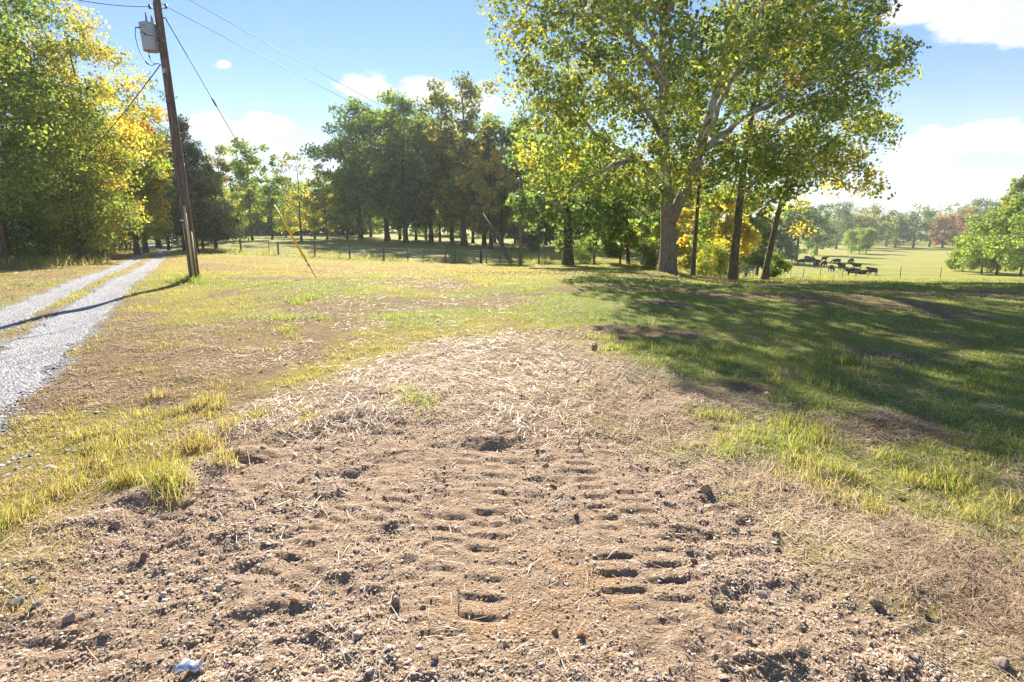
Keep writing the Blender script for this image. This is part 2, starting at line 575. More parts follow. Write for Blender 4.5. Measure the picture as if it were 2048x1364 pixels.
M_CANB = mat_plain('can_blue_print', (.16, .30, .68), .4, .5, .3, .3, 60)

# ------------------------------------------------------------------ terrain
def build_ground():
    ys = list(np.linspace(-8, .7, 24))
    y = .75
    while y < 40:
        ys.append(y); y *= (1.005 if 1.9 < y < 4.4 else (1.009 if y < 6 else 1.013))
    while y < 640:
        ys.append(y); y *= 1.03
    ys = np.array(ys)
    us = np.linspace(-1, 1, 350)
    us = np.sign(us) * (np.abs(us) * .5 + np.abs(us) ** 3 * .5)
    hw = 1.75 * np.maximum(ys, 0) + 4.5
    X = us[None, :] * hw[:, None]
    Y = np.repeat(ys[:, None], len(us), 1)
    x, y = X.ravel(), Y.ravel()
    dirt, straw, g, bare, gravel, verge = zones(x, y)
    z = Z(x, y)
    v = np.stack([x, y, z], 1)
    R, C = len(ys), len(us)
    i = np.arange(R * C).reshape(R, C)
    f = np.stack([i[:-1, :-1].ravel(), i[:-1, 1:].ravel(), i[1:, 1:].ravel(), i[1:, :-1].ravel()], 1)
    me = mesh_np('ground', v, [f], np.stack([dirt, straw, g], 1), True, 'tint', np.stack([bare, gravel, verge], 1))
    obj('ground', me, M_GROUND, kind='structure')


build_ground()


def resample(pts, ws, step):
    p = np.array(pts, float); w = np.array(ws, float)
    d = np.concatenate([[0], np.cumsum(np.hypot(*np.diff(p, axis=0).T))])
    s = np.arange(0, d[-1], step)
    return np.stack([np.interp(s, d, p[:, 0]), np.interp(s, d, p[:, 1])], 1), np.interp(s, d, w)


def build_track(name, pts, ws, seed):
    """one gravelled wheel track as a ragged sheet just above the soil"""
    m = M_GRAVEL
    p, w = resample(pts, ws, .16)
    for _ in range(12):
        p[1:-1] = (p[:-2] + 2 * p[1:-1] + p[2:]) / 4
    t = np.gradient(p, axis=0); t /= np.linalg.norm(t, axis=1)[:, None]
    n = np.stack([-t[:, 1], t[:, 0]], 1)
    k = 13
    q = np.linspace(-1, 1, k)
    e = w[:, None] * (1 + (fbm(p[:, 0], p[:, 1], 2.6, 5, seed, .65)[:, None] - .5) * 1.1)
    P = p[:, None, :] + n[:, None, :] * (e * q[None, :])[:, :, None]
    x, y = P[..., 0].ravel(), P[..., 1].ravel()
    edge = np.repeat(np.abs(q)[None, :], len(p), 0).ravel()
    z = Z(x, y) + .012 - .03 * sm(.86, 1.0, edge)
    R, C = len(p), k
    i = np.arange(R * C).reshape(R, C)
    f = np.stack([i[:-1, :-1].ravel(), i[:-1, 1:].ravel(), i[1:, 1:].ravel(), i[1:, :-1].ravel()], 1)
    me = mesh_np(name, np.stack([x, y, z], 1), [f], None, True)
    return obj(name, me, m, kind='structure')


def mat_gravel():
    m, t = new_mat('driveway_gravel')
    co = t.n('ShaderNodeNewGeometry').outputs['Position']
    vo = t.n('ShaderNodeTexVoronoi'); t.put(vo.inputs['Vector'], co); t.put(vo.inputs['Scale'], 38)
    sc = t.n('ShaderNodeSeparateColor'); t.put(sc.inputs[0], vo.outputs['Color'])
    nl = t.noise(co, 1.3, 4, .6)
    c = t.mix(sc.outputs[0], (.20, .195, .20), (.50, .495, .50))
    c = t.mix(t.ramp(nl, .45, .75), c, t.mix(.35, c, (.30, .24, .17)))
    finish(t, principled(t, c, .9, .2, bump(t, vo.outputs['Distance'], .8, .03)))
    return m


M_GRAVEL = mat_gravel()
build_track('gravel_path', TRK_L, TRK_LW, 101)
build_track('gravel_path', TRK_R, TRK_RW, 202)


# ------------------------------------------------------------------ ground cover (stuff)
def lerp3(a, b, t):
    return np.asarray(a)[None, :] + (np.asarray(b) - np.asarray(a))[None, :] * t[:, None]


def sample_fan(n, y0, y1, power=1.0, spread=1.02, pad=1.6):
    """random ground points in front of the camera position, denser close by"""
    u = rng.random(n)
    if abs(power - 1) < 1e-6:
        y = y0 * (y1 / y0) ** u
    else:
        e = 1 - power
        y = (y0 ** e + u * (y1 ** e - y0 ** e)) ** (1 / e)
    x = (rng.random(n) * 2 - 1) * (y * spread + pad)
    return x, y


def blades(name, x, y, h, w, col, lean, mat, segs=2, label=None, cat=None):
    n = len(x)
    z = Z(x, y) - .008
    a = rng.random(n) * 2 * np.pi
    dx, dy = np.cos(a), np.sin(a)
    la = rng.random(n) * 2 * np.pi
    lx, ly = np.cos(la) * lean, np.sin(la) * lean
    b = np.stack([x, y, z], 1)
    side = np.stack([dx * w, dy * w, np.zeros(n)], 1)
    mid = b + np.stack([lx * h * .35, ly * h * .35, h * .6], 1)
    tip = b + np.stack([lx * h, ly * h, h * np.sqrt(np.clip(1 - lean ** 2 * .8, .05, 1))], 1)
    V = np.stack([b - side, b + side, mid + side * .75, mid - side * .75, tip], 1).reshape(-1, 3)
    i0 = np.arange(n) * 5
    fr = y > 8
    nr, fa = i0[~fr], i0[fr]
    q = np.stack([nr, nr + 1, nr + 2, nr + 3], 1)
    t = np.concatenate([np.stack([nr + 3, nr + 2, nr + 4], 1), np.stack([fa, fa + 1, fa + 4], 1)])
    C = np.repeat(col, 5, 0)
    me = mesh_np(name, V, [q, t], C)
    return obj(name, me, mat, kind='stuff', label=label, cat=cat)


GOLD, YGRN, GRN, TAN = (.46, .34, .13), (.39, .39, .09), (.24, .34, .08), (.52, .40, .24)


def grass_color(g, n):
    k = np.clip(g + rng.normal(0, .17, n), 0, 1)
    c = np.where((k < .5)[:, None], lerp3(GOLD, YGRN, k * 2), lerp3(YGRN, GRN, (k - .5) * 2))
    dry = rng.random(n) < .16
    c[dry] = np.array(TAN)
    return c * (.75 + .5 * rng.random(n))[:, None]


def build_grass():
    n = 680000
    x, y = sample_fan(n, 2.2, 46, .95)
    dirt, straw, g, bare, gravel, verge = zones(x, y)
    clump = sm(.40, .62, fbm(x, y, 2.6, 3, 71)) * .75 + .25 * sm(.42, .6, fbm(x, y, 9, 2, 72))
    dens = (1 - dirt) * (1 - straw * .93) * (1 - gravel) * (1 - .6 * bare) * (1 - .5 * verge)
    keep = rng.random(n) < dens * (.12 + .88 * clump) * .85
    x, y, g, clump, bare = x[keep], y[keep], g[keep], clump[keep], bare[keep]
    n = len(x)
    far = sm(6, 40, y)
    h = (.020 + .036 * clump + .028 * g) * (.5 + .9 * rng.random(n)) * (1 + .5 * far) * (1 - .28 * sm(0, 2, x)) * (1 - .25 * sm(-1.8, -2.6, x) * sm(9, 6, y))
    tall = rng.random(n) < .02
    h[tall] *= 1.9
    w = np.maximum(.0018, .00055 * y) * (.7 + .6 * rng.random(n))
    blades('grass', x, y, h, w, grass_color(g, n), .25 + .6 * rng.random(n), M_GRASS,
           label='short patchy mown grass covering the field, yellow to green', cat='grass')
    # taller tufts: individual clumps of long grass that stand out in the photograph
    tufts = [(-2.7, 3.75, .5, .24, .36), (-2.95, 3.3, .45, .20, .3), (-2.55, 3.5, .28, .24, .45), (-3.3, 4.2, .5, .18, .3), (-3.1, 2.75, .35, .2, .55),
             (-2.5, 4.3, .4, .18, .2), (-3.2, 5.2, .5, .16, .25), (-2.2, 4.9, .4, .12, .3), (-.95, 5.35, .25, .13, .8), (-1.15, 5.55, .15, .14, .6), (1.75, 4.2, .22, .15, .8),
             (2.2, 4.05, .35, .16, .62), (2.55, 3.8, .38, .17, .55), (2.9, 3.5, .35, .17, .5), (3.2, 3.15, .35, .16, .45), (1.95, 4.9, .3, .14, .7),
             (2.4, 4.6, .4, .12, .5), (2.05, 3.55, .2, .15, .35), (2.4, 3.2, .25, .15, .4), (3.6, 2.9, .4, .17, .45), (1.9, 4.55, .25, .12, .55),
             (-4.2, 10.3, .6, .2, .85), (-3.7, 9.2, .4, .16, .6), (-5.2, 13.0, .8, .22, .8), (4.2, 7.2, .5, .18, .75), (2.6, 7.4, .7, .18, .8), (1.6, 8.3, .6, .16, .7),
             (3.3, 6.2, .4, .15, .7), (-10.2, 17.3, .5, .3, .9), (-10.6, 17.6, .4, .28, .8), (-9.9, 17.2, .4, .2, .85)]
    xs, ys, hs, gs = [], [], [], []
    for (cx, cy, r, hh, gg) in tufts:
        k = int(1050 * r * min(1, 5 / cy) ** .6)
        sub = max(3, int(r * 14))
        c0 = rng.normal(0, r * .5, (sub, 2))
        pick = rng.integers(0, sub, k)
        o = c0[pick] + rng.normal(0, .045 + .004 * cy, (k, 2))
        xs.append(cx + o[:, 0]); ys.append(cy + o[:, 1])
        hs.append(hh * .78 * (.35 + .8 * rng.random(k))); gs.append(np.clip(gg + rng.normal(0, .08, sub)[pick], 0, 1))
    x, y, h, g = map(np.concatenate, (xs, ys, hs, gs))
    n = len(x)
    w = np.maximum(.0024, .0006 * y) * (.6 + .7 * rng.random(n))
    blades('tall_grass', x, y, h, w, grass_color(g, n), .15 + .65 * rng.random(n), M_GRASS,
           label='taller grass tufts along the edges of the bare soil', cat='grass')


build_grass()


def build_straw():
    n = 300000
    x, y = sample_fan(n, 1.7, 34, 1.25)
    dirt, straw, g, bare, gravel, verge = zones(x, y)
    mat_ = fbm(x, y, 1.7, 3, 81)
    dens = np.clip(straw * 1.0 + dirt * .045 + (1 - dirt) * (1 - straw) * (.36 + .5 * bare + .3 * verge), 0, 1) * (1 - gravel) * sm(.30, .58, mat_ + .25 * straw)
    keep = rng.random(n) < dens * .8 * (1 - .45 * sm(1.2, 1.8, x) * sm(4.6, 3.6, y))
    x, y, straw = x[keep], y[keep], straw[keep]
    n = len(x)
    L = (.03 + .16 * rng.random(n) ** 2) * (.8 + .4 * straw)
    w = np.maximum(.0013, .00050 * y) * (.6 + .8 * rng.random(n))
    flow = fbm(x, y, .8, 2, 88) * 6.3
    a = np.where(rng.random(n) < .3, flow + rng.normal(0, .6, n), rng.random(n) * 6.283)
    d = np.stack([np.cos(a), np.sin(a)], 1)
    s = np.stack([-d[:, 1], d[:, 0]], 1)
    z0 = .004 + .035 * rng.random(n) ** 2 * (.4 + straw)
    tilt = rng.normal(0, .10, n)
    bend = rng.normal(0, .18, n)
    pts = []
    for k, tt in enumerate((-.5, 0, .5)):
        px = x + d[:, 0] * L * tt + s[:, 0] * bend * L * (.25 - tt * tt)
        py = y + d[:, 1] * L * tt + s[:, 1] * bend * L * (.25 - tt * tt)
        pz = Z(px, py) + z0 + np.maximum(tilt * L * tt, -z0) + .012 * (.25 - tt * tt)
        pts.append((px, py, pz))
    V = np.empty((n, 6, 3))
    for k in range(3):
        for j, sg in enumerate((-1, 1)):
            V[:, k * 2 + j, 0] = pts[k][0] + s[:, 0] * w * sg
            V[:, k * 2 + j, 1] = pts[k][1] + s[:, 1] * w * sg
            V[:, k * 2 + j, 2] = pts[k][2] + (.4 * w if j else 0)
    i = np.arange(n) * 6
    fr = y > 5
    nr, fa = i[~fr], i[fr]
    f = np.concatenate([np.stack([nr, nr + 1, nr + 3, nr + 2], 1), np.stack([nr + 2, nr + 3, nr + 5, nr + 4], 1), np.stack([fa, fa + 1, fa + 5, fa + 4], 1)])
    c = lerp3((.30, .19, .11), (.72, .58, .42), np.clip(rng.random(n) ** .8 * .8 + (mat_[keep] - .45) * 1.2, 0, 1))
    me = mesh_np('straw', V.reshape(-1, 3), [f], np.repeat(c, 6, 0))
    obj('straw', me, M_STRAW, kind='stuff', label='loose dry cut straw lying matted over the ground', cat='straw')


build_straw()

OCT_V = np.array([(1, 0, 0), (-1, 0, 0), (0, 1, 0), (0, -1, 0), (0, 0, 1), (0, 0, -1)], float)
OCT_F = np.array([(0, 2, 4), (2, 1, 4), (1, 3, 4), (3, 0, 4), (2, 0, 5), (1, 2, 5), (3, 1, 5), (0, 3, 5)])
HALF_F = OCT_F[:4]
_p = (1 + 5 ** .5) / 2
ICO_V = np.array([(-1, _p, 0), (1, _p, 0), (-1, -_p, 0), (1, -_p, 0), (0, -1, _p), (0, 1, _p), (0, -1, -_p), (0, 1, -_p), (_p, 0, -1), (_p, 0, 1), (-_p, 0, -1), (-_p, 0, 1)]) / 1.9
ICO_F = np.array([(0, 11, 5), (0, 5, 1), (0, 1, 7), (0, 7, 10), (0, 10, 11), (1, 5, 9), (5, 11, 4), (11, 10, 2), (10, 7, 6), (7, 1, 8), (3, 9, 4), (3, 4, 2), (3, 2, 6), (3, 6, 8), (3, 8, 9), (4, 9, 5), (2, 4, 11), (6, 2, 10), (8, 6, 7), (9, 8, 1)])


def pebbles(name, x, y, r, col, base, label, cat, sink=.34, flat=.7):
    bv, bf = base
    n, k = len(x), len(bv)
    a = rng.random(n) * 6.283
    sx = r * (.7 + .6 * rng.random(n)); sy = r * (.7 + .6 * rng.random(n)); sz = r * flat * (.6 + .7 * rng.random(n))
    V = bv[None] * (1 + rng.normal(0, .27, (n, k, 1)))
    V = V + rng.normal(0, .17, (n, k, 3))
    V = V * np.stack([sx, sy, sz], 1)[:, None, :]
    ca, sa = np.cos(a)[:, None], np.sin(a)[:, None]
    X = V[..., 0] * ca - V[..., 1] * sa; Y = V[..., 0] * sa + V[..., 1] * ca
    zz = Z(x, y)
    V = np.stack([X + x[:, None], Y + y[:, None], V[..., 2] + (zz + sz * (1 - 2 * sink) * .8)[:, None]], 2)
    F = (bf[None] + (np.arange(n) * k)[:, None, None]).reshape(-1, 3)
    me = mesh_np(name, V.reshape(-1, 3), [F], np.repeat(col, k, 0))
    return obj(name, me, M_CLOD if cat == 'soil' else M_STONE, kind='stuff', label=label, cat=cat)


def build_clods():
    def pick(n, y1):
        x, y = sample_fan(n, 1.45, y1, 1.3, .96, .5)
        dirt, straw, g, bare, gravel, verge = zones(x, y)
        flat = np.exp(-((x - .12) / .5) ** 2 - ((y - 2.25) / .45) ** 2)
        tr = 0 * x
        for (a, b, hw) in TREADS:
            tr = np.maximum(tr, sm(.05, -.03, line_mask(x, y, [a, b], [hw, hw])))
        dens = (dirt + .10 * straw) * (1 - .85 * flat) * (1 - .65 * tr) * (.42 + .58 * sm(.36, .60, fbm(x, y, 2.3, 4, 301)))
        k = rng.random(n) < dens
        return x[k], y[k]
    def colors(n):
        u = rng.random(n)
        c = lerp3((.36, .24, .155), (.64, .49, .35), rng.random(n))
        pale = u < .17
        c[pale] = lerp3((.45, .38, .31), (.68, .64, .60), rng.random(pale.sum()))
        org = (u > .17) & (u < .22)
        c[org] = lerp3((.40, .22, .09), (.50, .30, .14), rng.random(org.sum()))
        return c
    x, y = pick(175000, 7.5)
    r = .0020 + .0034 * rng.random(len(x)) + .005 * rng.random(len(x)) ** 6
    pebbles('soil_crumbs', x, y, r * (1 + .08 * y), colors(len(x)), (OCT_V, HALF_F), 'fine brown soil crumbs and pale pebbles over the graded patch', 'soil')
    x, y = pick(9000, 6.5)
    r = .004 + .011 * rng.random(len(x)) ** 5
    pebbles('soil_clods', x, y, r, colors(len(x)), (ICO_V, ICO_F), 'small rounded clods and stones scattered over the graded soil', 'soil')


build_clods()


def build_gravel():
    n = 90000
    x, y = sample_fan(n, 3.5, 26, 1.1, 1.0, 1.0)
    x = -np.abs(x)
    dirt, straw, g, bare, gravel, verge = zones(x, y)
    e = np.minimum(line_mask(x, y, TRK_L, TRK_LW), line_mask(x, y, TRK_R, TRK_RW))
    near = (x < -2.3) & (y < 6) & (y > 3.4)
    dens = np.maximum(sm(.15, -.1, e), .10 * sm(.6, .1, e)) + near * .05
    k = rng.random(n) < dens
    x, y = x[k], y[k]
    r = (.007 + .010 * rng.random(len(x))) * (1 + .035 * y)
    c = lerp3((.19, .185, .19), (.56, .55, .555), rng.random(len(x)))
    pebbles('gravel', x, y, r, c, (OCT_V, HALF_F), 'crushed grey limestone gravel on the driveway wheel tracks', 'gravel', .3, .6)


build_gravel()


def build_litter():
    """brown fallen leaves: thick under the sycamore, a few on the cut grass"""
    k1 = 2600
    a = rng.random(k1) * 6.283; rr = np.sqrt(rng.random(k1)) * 9
    x1, y1 = 7.5 + rr * np.cos(a) * 1.15, 25.6 + rr * np.sin(a) * .42
    x2, y2 = sample_fan(260, 3.2, 22, 1.0)
    x3 = rng.normal(-17.5, 2.2, 900); y3 = rng.uniform(12, 30, 900); x3 = x3 - (y3 - 18) * .55
    x = np.concatenate([x1, x2, x3]); y = np.concatenate([y1, y2, y3]); n = len(x)
    s = (.04 + .05 * rng.random(n)) * np.where(np.arange(n) < k1, 1.2, .8)
    z = Z(x, y) + .02 + .05 * rng.random(n)
    c = lerp3((.30, .15, .07), (.52, .36, .22), rng.random(n))
    red = rng.random(n) < .05
    c[red] = (.50, .13, .04)
    V, F = leaf_quads(np.stack([x, y, z], 1), s, np.tile([[0, 0, 1.0]], (n, 1)), .35)
    obj('fallen_leaves', mesh_np('fallen_leaves', V, F, np.repeat(c, len(V) // n, 0)), M_STRAW, kind='stuff',
        label='brown fallen leaves scattered under the big sycamore', cat='leaves')


def leaf_quads(pos, size, bias, spread, shape='diamond'):
    """folded leaves at pos with random orientation around bias normals"""
    n = len(pos)
    nrm = bias + rng.normal(0, 1, (n, 3)) * spread
    nrm /= np.linalg.norm(nrm, axis=1)[:, None] + 1e-9
    r = rng.normal(0, 1, (n, 3))
    u = np.cross(nrm, r); u /= np.linalg.norm(u, axis=1)[:, None] + 1e-9
    v = np.cross(nrm, u)
    s = size[:, None]
    if shape == 'maple':
        pts = [(0, -.5), (.56, -.12), (.20, .14), (0, .64), (-.20, .14), (-.56, -.12)]
        V = np.stack([pos + s * (a * u + b * v + (.22 * abs(a) - .05) * nrm) for a, b in pts], 1)
        i = np.arange(n)[:, None] * 6
        return V.reshape(-1, 3), [np.concatenate([i + np.array([q]) for q in ((0, 1, 2), (2, 3, 4), (4, 5, 0), (0, 2, 4))])]
    if shape == 'tri':
        V = np.stack([pos - s * .5 * v, pos + s * (.55 * u + .3 * v), pos + s * (.45 * v - .4 * u)], 1)
        i = np.arange(n) * 3
        return V.reshape(-1, 3), [np.stack([i, i + 1, i + 2], 1)]
    if shape == 'spray':
        V = np.stack([pos - s * .5 * u, pos + s * .12 * v, pos + s * .5 * u - np.array([0, 0, .25]) * s, pos - s * .12 * v], 1)
    else:
        V = np.stack([pos - s * .55 * v, pos + s * (.36 * u + .10 * nrm), pos + s * .55 * v, pos + s * (-.36 * u + .10 * nrm)], 1)
    i = np.arange(n) * 4
    return V.reshape(-1, 3), [np.concatenate([np.stack([i, i + 1, i + 2], 1), np.stack([i, i + 2, i + 3], 1)])]


build_litter()

# ------------------------------------------------------------------ trees
def tube(pts, rads, sides=7):
    """smooth tube through pts; returns verts, quads"""
    p = np.asarray(pts, float); r = np.asarray(rads, float)
    t = np.gradient(p, axis=0); t /= np.linalg.norm(t, axis=1)[:, None] + 1e-9
    ref = np.array([0, 0, 1.0]) if abs(t[0, 2]) < .8 else np.array([1.0, 0, 0])
    u = np.cross(t, ref); u /= np.linalg.norm(u, axis=1)[:, None] + 1e-9
    v = np.cross(t, u)
    a = np.arange(sides) / sides * 2 * np.pi
    V = p[:, None, :] + r[:, None, None] * (np.cos(a)[None, :, None] * u[:, None, :] + np.sin(a)[None, :, None] * v[:, None, :])
    n = len(p)
    i = np.arange(n * sides).reshape(n, sides)
    j = np.roll(i, -1, 1)
    F = np.stack([i[:-1].ravel(), j[:-1].ravel(), j[1:].ravel(), i[1:].ravel()], 1)
    return V.reshape(-1, 3), F


def join(parts):
    V, F, o = [], [], 0
    for v, f in parts:
        V.append(v); F.append(f + o); o += len(v)
    return np.concatenate(V), np.concatenate(F)


def bow(a, b, n, sag=0.0, wob=.06):
    a, b = np.asarray(a, float), np.asarray(b, float)
    t = np.linspace(0, 1, n)[:, None]
    L = np.linalg.norm(b - a)
    p = a + (b - a) * t
    off = rng.normal(0, 1, 3) * wob * L
    off[2] += sag * L
    return p + off * (4 * t * (1 - t)) + rng.normal(0, .012 * L, (n, 3)) * (t * (1 - t) * 4)


def trunk_line(h, lean, wob, n=10):
    t = np.linspace(0, 1, n)
    ph = rng.random(2) * 6.28
    x = lean[0] * t + wob * np.sin(t * 4.2 + ph[0]) * t
    y = lean[1] * t + wob * np.sin(t * 3.7 + ph[1]) * t
    return np.stack([x, y, h * t - .25 * (1 - t)], 1)


PAL = {
    'green': [((0.095, 0.167, 0.035), 5), ((0.167, 0.246, 0.048), 4), ((0.317, 0.372, 0.063), 2), ((0.539, 0.428, 0.056), .5)],
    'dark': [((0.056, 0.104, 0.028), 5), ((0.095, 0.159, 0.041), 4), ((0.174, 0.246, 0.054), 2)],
    'olive': [((0.111, 0.137, 0.036), 4), ((0.195, 0.215, 0.046), 4), ((0.351, 0.312, 0.058), 2), ((0.286, 0.169, 0.058), .8)],
    'ygreen': [((0.195, 0.260, 0.039), 4), ((0.364, 0.377, 0.046), 4), ((0.572, 0.468, 0.046), 2), ((0.091, 0.143, 0.029), 1.5)],
    'gold': [((.54, .43, .07), 5), ((.42, .40, .065), 4), ((.56, .36, .06), 1.6), ((.20, .24, .05), 2.6)],
    'orange': [((.60, .38, .04), 4), ((.50, .25, .04), 1.6), ((.50, .44, .05), 4), ((.20, .22, .04), 2.5)],
    'brown': [((0.312, 0.169, 0.072), 4), ((0.442, 0.260, 0.091), 3), ((0.169, 0.143, 0.052), 3), ((0.520, 0.208, 0.052), 1)],
    'wood': [((.10, .155, .035), 5), ((.18, .235, .045), 4), ((.34, .35, .05), 2.5), ((.50, .43, .05), 1.2)],
    'willow': [((.22, .30, .05), 5), ((.32, .39, .065), 3), ((.14, .20, .04), 3)],
    'cedar': [((0.042, 0.068, 0.034), 5), ((0.072, 0.101, 0.046), 4), ((0.124, 0.137, 0.058), 1.5)],
    'syc': [((.10, .155, .045), 5), ((.18, .24, .058), 4), ((.33, .35, .06), 2.2), ((.48, .42, .055), .9), ((.48, .24, .05), .2)],
    'sycy': [((.11, .16, .035), 3), ((.27, .30, .045), 4), ((.50, .45, .05), 3.5), ((.58, .42, .05), 1.5)],
}


def pal_colors(pal, n_clusters, which, n):
    cs = np.array([c for c, w in PAL[pal]]); ws = np.array([w for c, w in PAL[pal]], float); ws /= ws.sum()
    a = rng.choice(len(cs), n_clusters, p=ws)[which]
    b = rng.choice(len(cs), n, p=ws)
    k = (rng.random(n) * .75)[:, None]
    return (cs[a] * (1 - k) + cs[b] * k) * (.72 + .56 * rng.random(n))[:, None]


def leaf_part(tree, clusters, radii, per, size, pal, shape='diamond', mat=None, name='crown', up=.35, squash=.75):
    nC = len(clusters)
    cnt = np.maximum(3, (per * (radii / radii.mean()) ** 2 * (.6 + .8 * rng.random(nC))).astype(int))
    which = np.repeat(np.arange(nC), cnt)
    n = len(which)
    d = rng.normal(0, 1, (n, 3)); d /= np.linalg.norm(d, axis=1)[:, None]
    rad = rng.random(n) ** .45
    off = d * rad[:, None] * radii[which][:, None]
    off[:, 2] *= squash
    pos = clusters[which] + off
    s = size * (.6 + .75 * rng.random(n))
    if isinstance(pal, str):
        col = pal_colors(pal, nC, which, n)
    else:
        col = np.empty((n, 3))
        pk = pal[1][which]
        for k, nm in enumerate(pal[0]):
            q = pk == k
            if q.any():
                col[q] = pal_colors(nm, nC, which[q], q.sum())
    V, F = leaf_quads(pos, s, np.tile([[0, 0, up]], (n, 1)), .8, shape)
    me = mesh_np(name, V, F, np.repeat(col, len(V) // n, 0))
    return obj(name, me, mat or M_LEAF, tree, kind='stuff')


def lobes_points(lobes, n, shell=.55):
    """cluster centres inside ellipsoid lobes (cx, cy, cz, rx, ry, rz)"""
    L = np.array(lobes, float)
    vol = (L[:, 3] * L[:, 4] * L[:, 5]) ** .8
    k = rng.choice(len(L), n, p=vol / vol.sum())
    d = rng.normal(0, 1, (n, 3)); d /= np.linalg.norm(d, axis=1)[:, None]
    r = shell + (1 - shell) * rng.random(n)
    r = np.where(rng.random(n) < .28, rng.random(n) ** .5, r)
    return L[k, :3] + d * r[:, None] * L[k, 3:6]


def twigs(nodes, noder, clusters, tip=.012, kmax=.75):
    """branches from the skeleton out to every leaf cluster, clusters nearest the skeleton first"""
    A = np.zeros((len(nodes) + 6 * len(clusters), 3)); n0 = len(nodes)
    A[:n0] = np.asarray(nodes, float); rad = list(noder)
    d0 = np.min(np.linalg.norm(A[None, :n0] - clusters[:, None], axis=2), axis=1)
    parts = []
    for ci in np.argsort(d0):
        c = clusters[ci]
        arr = A[:n0]
        v = c - arr
        dist = np.linalg.norm(v, axis=1)
        cost = dist + np.maximum(0, arr[:, 2] - c[2] + .25 * dist) * .9
        j = int(np.argmin(cost))
        if dist[j] < .25:
            continue
        k = max(3, min(6, int(dist[j] / .7) + 2))
        p = bow(arr[j], c, k, .05)
        r0 = min(rad[j] * .62, .014 + .018 * dist[j])
        r = np.linspace(max(r0, tip), tip * .6, k)
        parts.append(tube(p, r, 5))
        for q in range(1, k):
            A[n0] = p[q]; n0 += 1; rad.append(r[q])
    return parts


def put_trunk(tree, line, r0, r1, bark, flare=1.5, sides=12, name='trunk', fl=0):
    n = 22
    t = np.linspace(0, 1, n) ** 1.35
    tt = np.linspace(0, 1, len(line))
    p = np.stack([np.interp(t, tt, line[:, k]) for k in range(3)], 1)
    r = r0 + (r1 - r0) * t
    zz = p[:, 2] - p[0, 2]
    r = r * (1 + (flare - 1) * np.exp(-zz / (r0 * 2.4)))
    V, F = tube(p, r, sides)
    V = V.reshape(n, sides, 3)
    ang = np.arange(sides) / sides * 2 * np.pi
    ph = rng.random(3) * 6.28
    lump = 1 + .07 * np.sin(ang * 3 + ph[0])[None, :] + .05 * np.sin(ang * 5 + ph[1])[None, :] * np.exp(-zz / (r0 * 4))[:, None] + rng.normal(0, .02, (n, sides))
    root = 1 + .28 * np.maximum(0, np.sin(ang * 2.5 + ph[2]))[None, :] * np.exp(-zz / (r0 * 1.5))[:, None] * (1 if flare > 1.3 else .3)
    V = p[:, None, :] + (V - p[:, None, :]) * (lump * root)[:, :, None]
    return obj(name, mesh_np(name, V.reshape(-1, 3), [F], None, True), bark, tree), p, r


def tree(name, label, u, d, h, crad, pal, leaves=9000, size=.13, base=.35, r0=None, lean=(0, 0), bark=None, nclu=90, cl=None, group=None,
         flat=1.0, loose=0.0, xyz=None, shape='diamond', lobes=None, cat='tree', skip_branches=False, off=(0, 0), top=.97, squash=.75):
    x, y, z = xyz or spot(u, d)
    if d > 40:
        shape = 'tri'
        size = size * 1.12
    T = thing(name, label, cat, (x, y, z), 0, group)
    r0 = r0 or .017 * h + .03
    line = trunk_line(h * .93, lean, .02 * h)
    _, p, r = put_trunk(T, line, r0, r0 * .12, bark or M_BARK)
    if lobes is None:
        lobes = []
        nl = 10 + int(h / 2)
        b2 = base * .62
        for k in range(nl):
            t = b2 + (top - b2) * (k + .5) / nl
            q = (t - b2) / (1.0 - b2)
            prof = max(.14, 1 - (abs(q - .48) / (.50 if q < .48 else .56)) ** 2.8) ** .6
            a = k * 2.4 + rng.random()
            rr = crad * prof
            ax = np.interp(t, np.linspace(0, .93, len(line)), line[:, 0]); ay = np.interp(t, np.linspace(0, .93, len(line)), line[:, 1])
            s = crad * (.36 + .26 * rng.random()) * (.5 + .5 * prof)
            rad_ = rr * (.35 + .4 * rng.random())
            lobes.append((ax + off[0] * t + math.cos(a) * rad_, ay + off[1] * t + math.sin(a) * rad_ * flat, h * t + rng.normal(0, .02 * h), s, s, s * .85))
    C = lobes_points(lobes, nclu, .55)
    C = C[C[:, 2] > .12 * h]
    R = (cl or crad * .21) * (.6 + .8 * rng.random(len(C)))
    if not skip_branches:
        parts = twigs(p[4:], r[4:], C[::2] if len(C) > 120 else C)
        if parts:
            V, F = join(parts)
            obj('branches', mesh_np('branches', V, [F], None, True), bark or M_BARK, T, kind='stuff')
    leaf_part(T, C, R, leaves / len(C), size, pal, shape, M_NEEDLE if pal == 'cedar' else None, squash=squash)
    return T


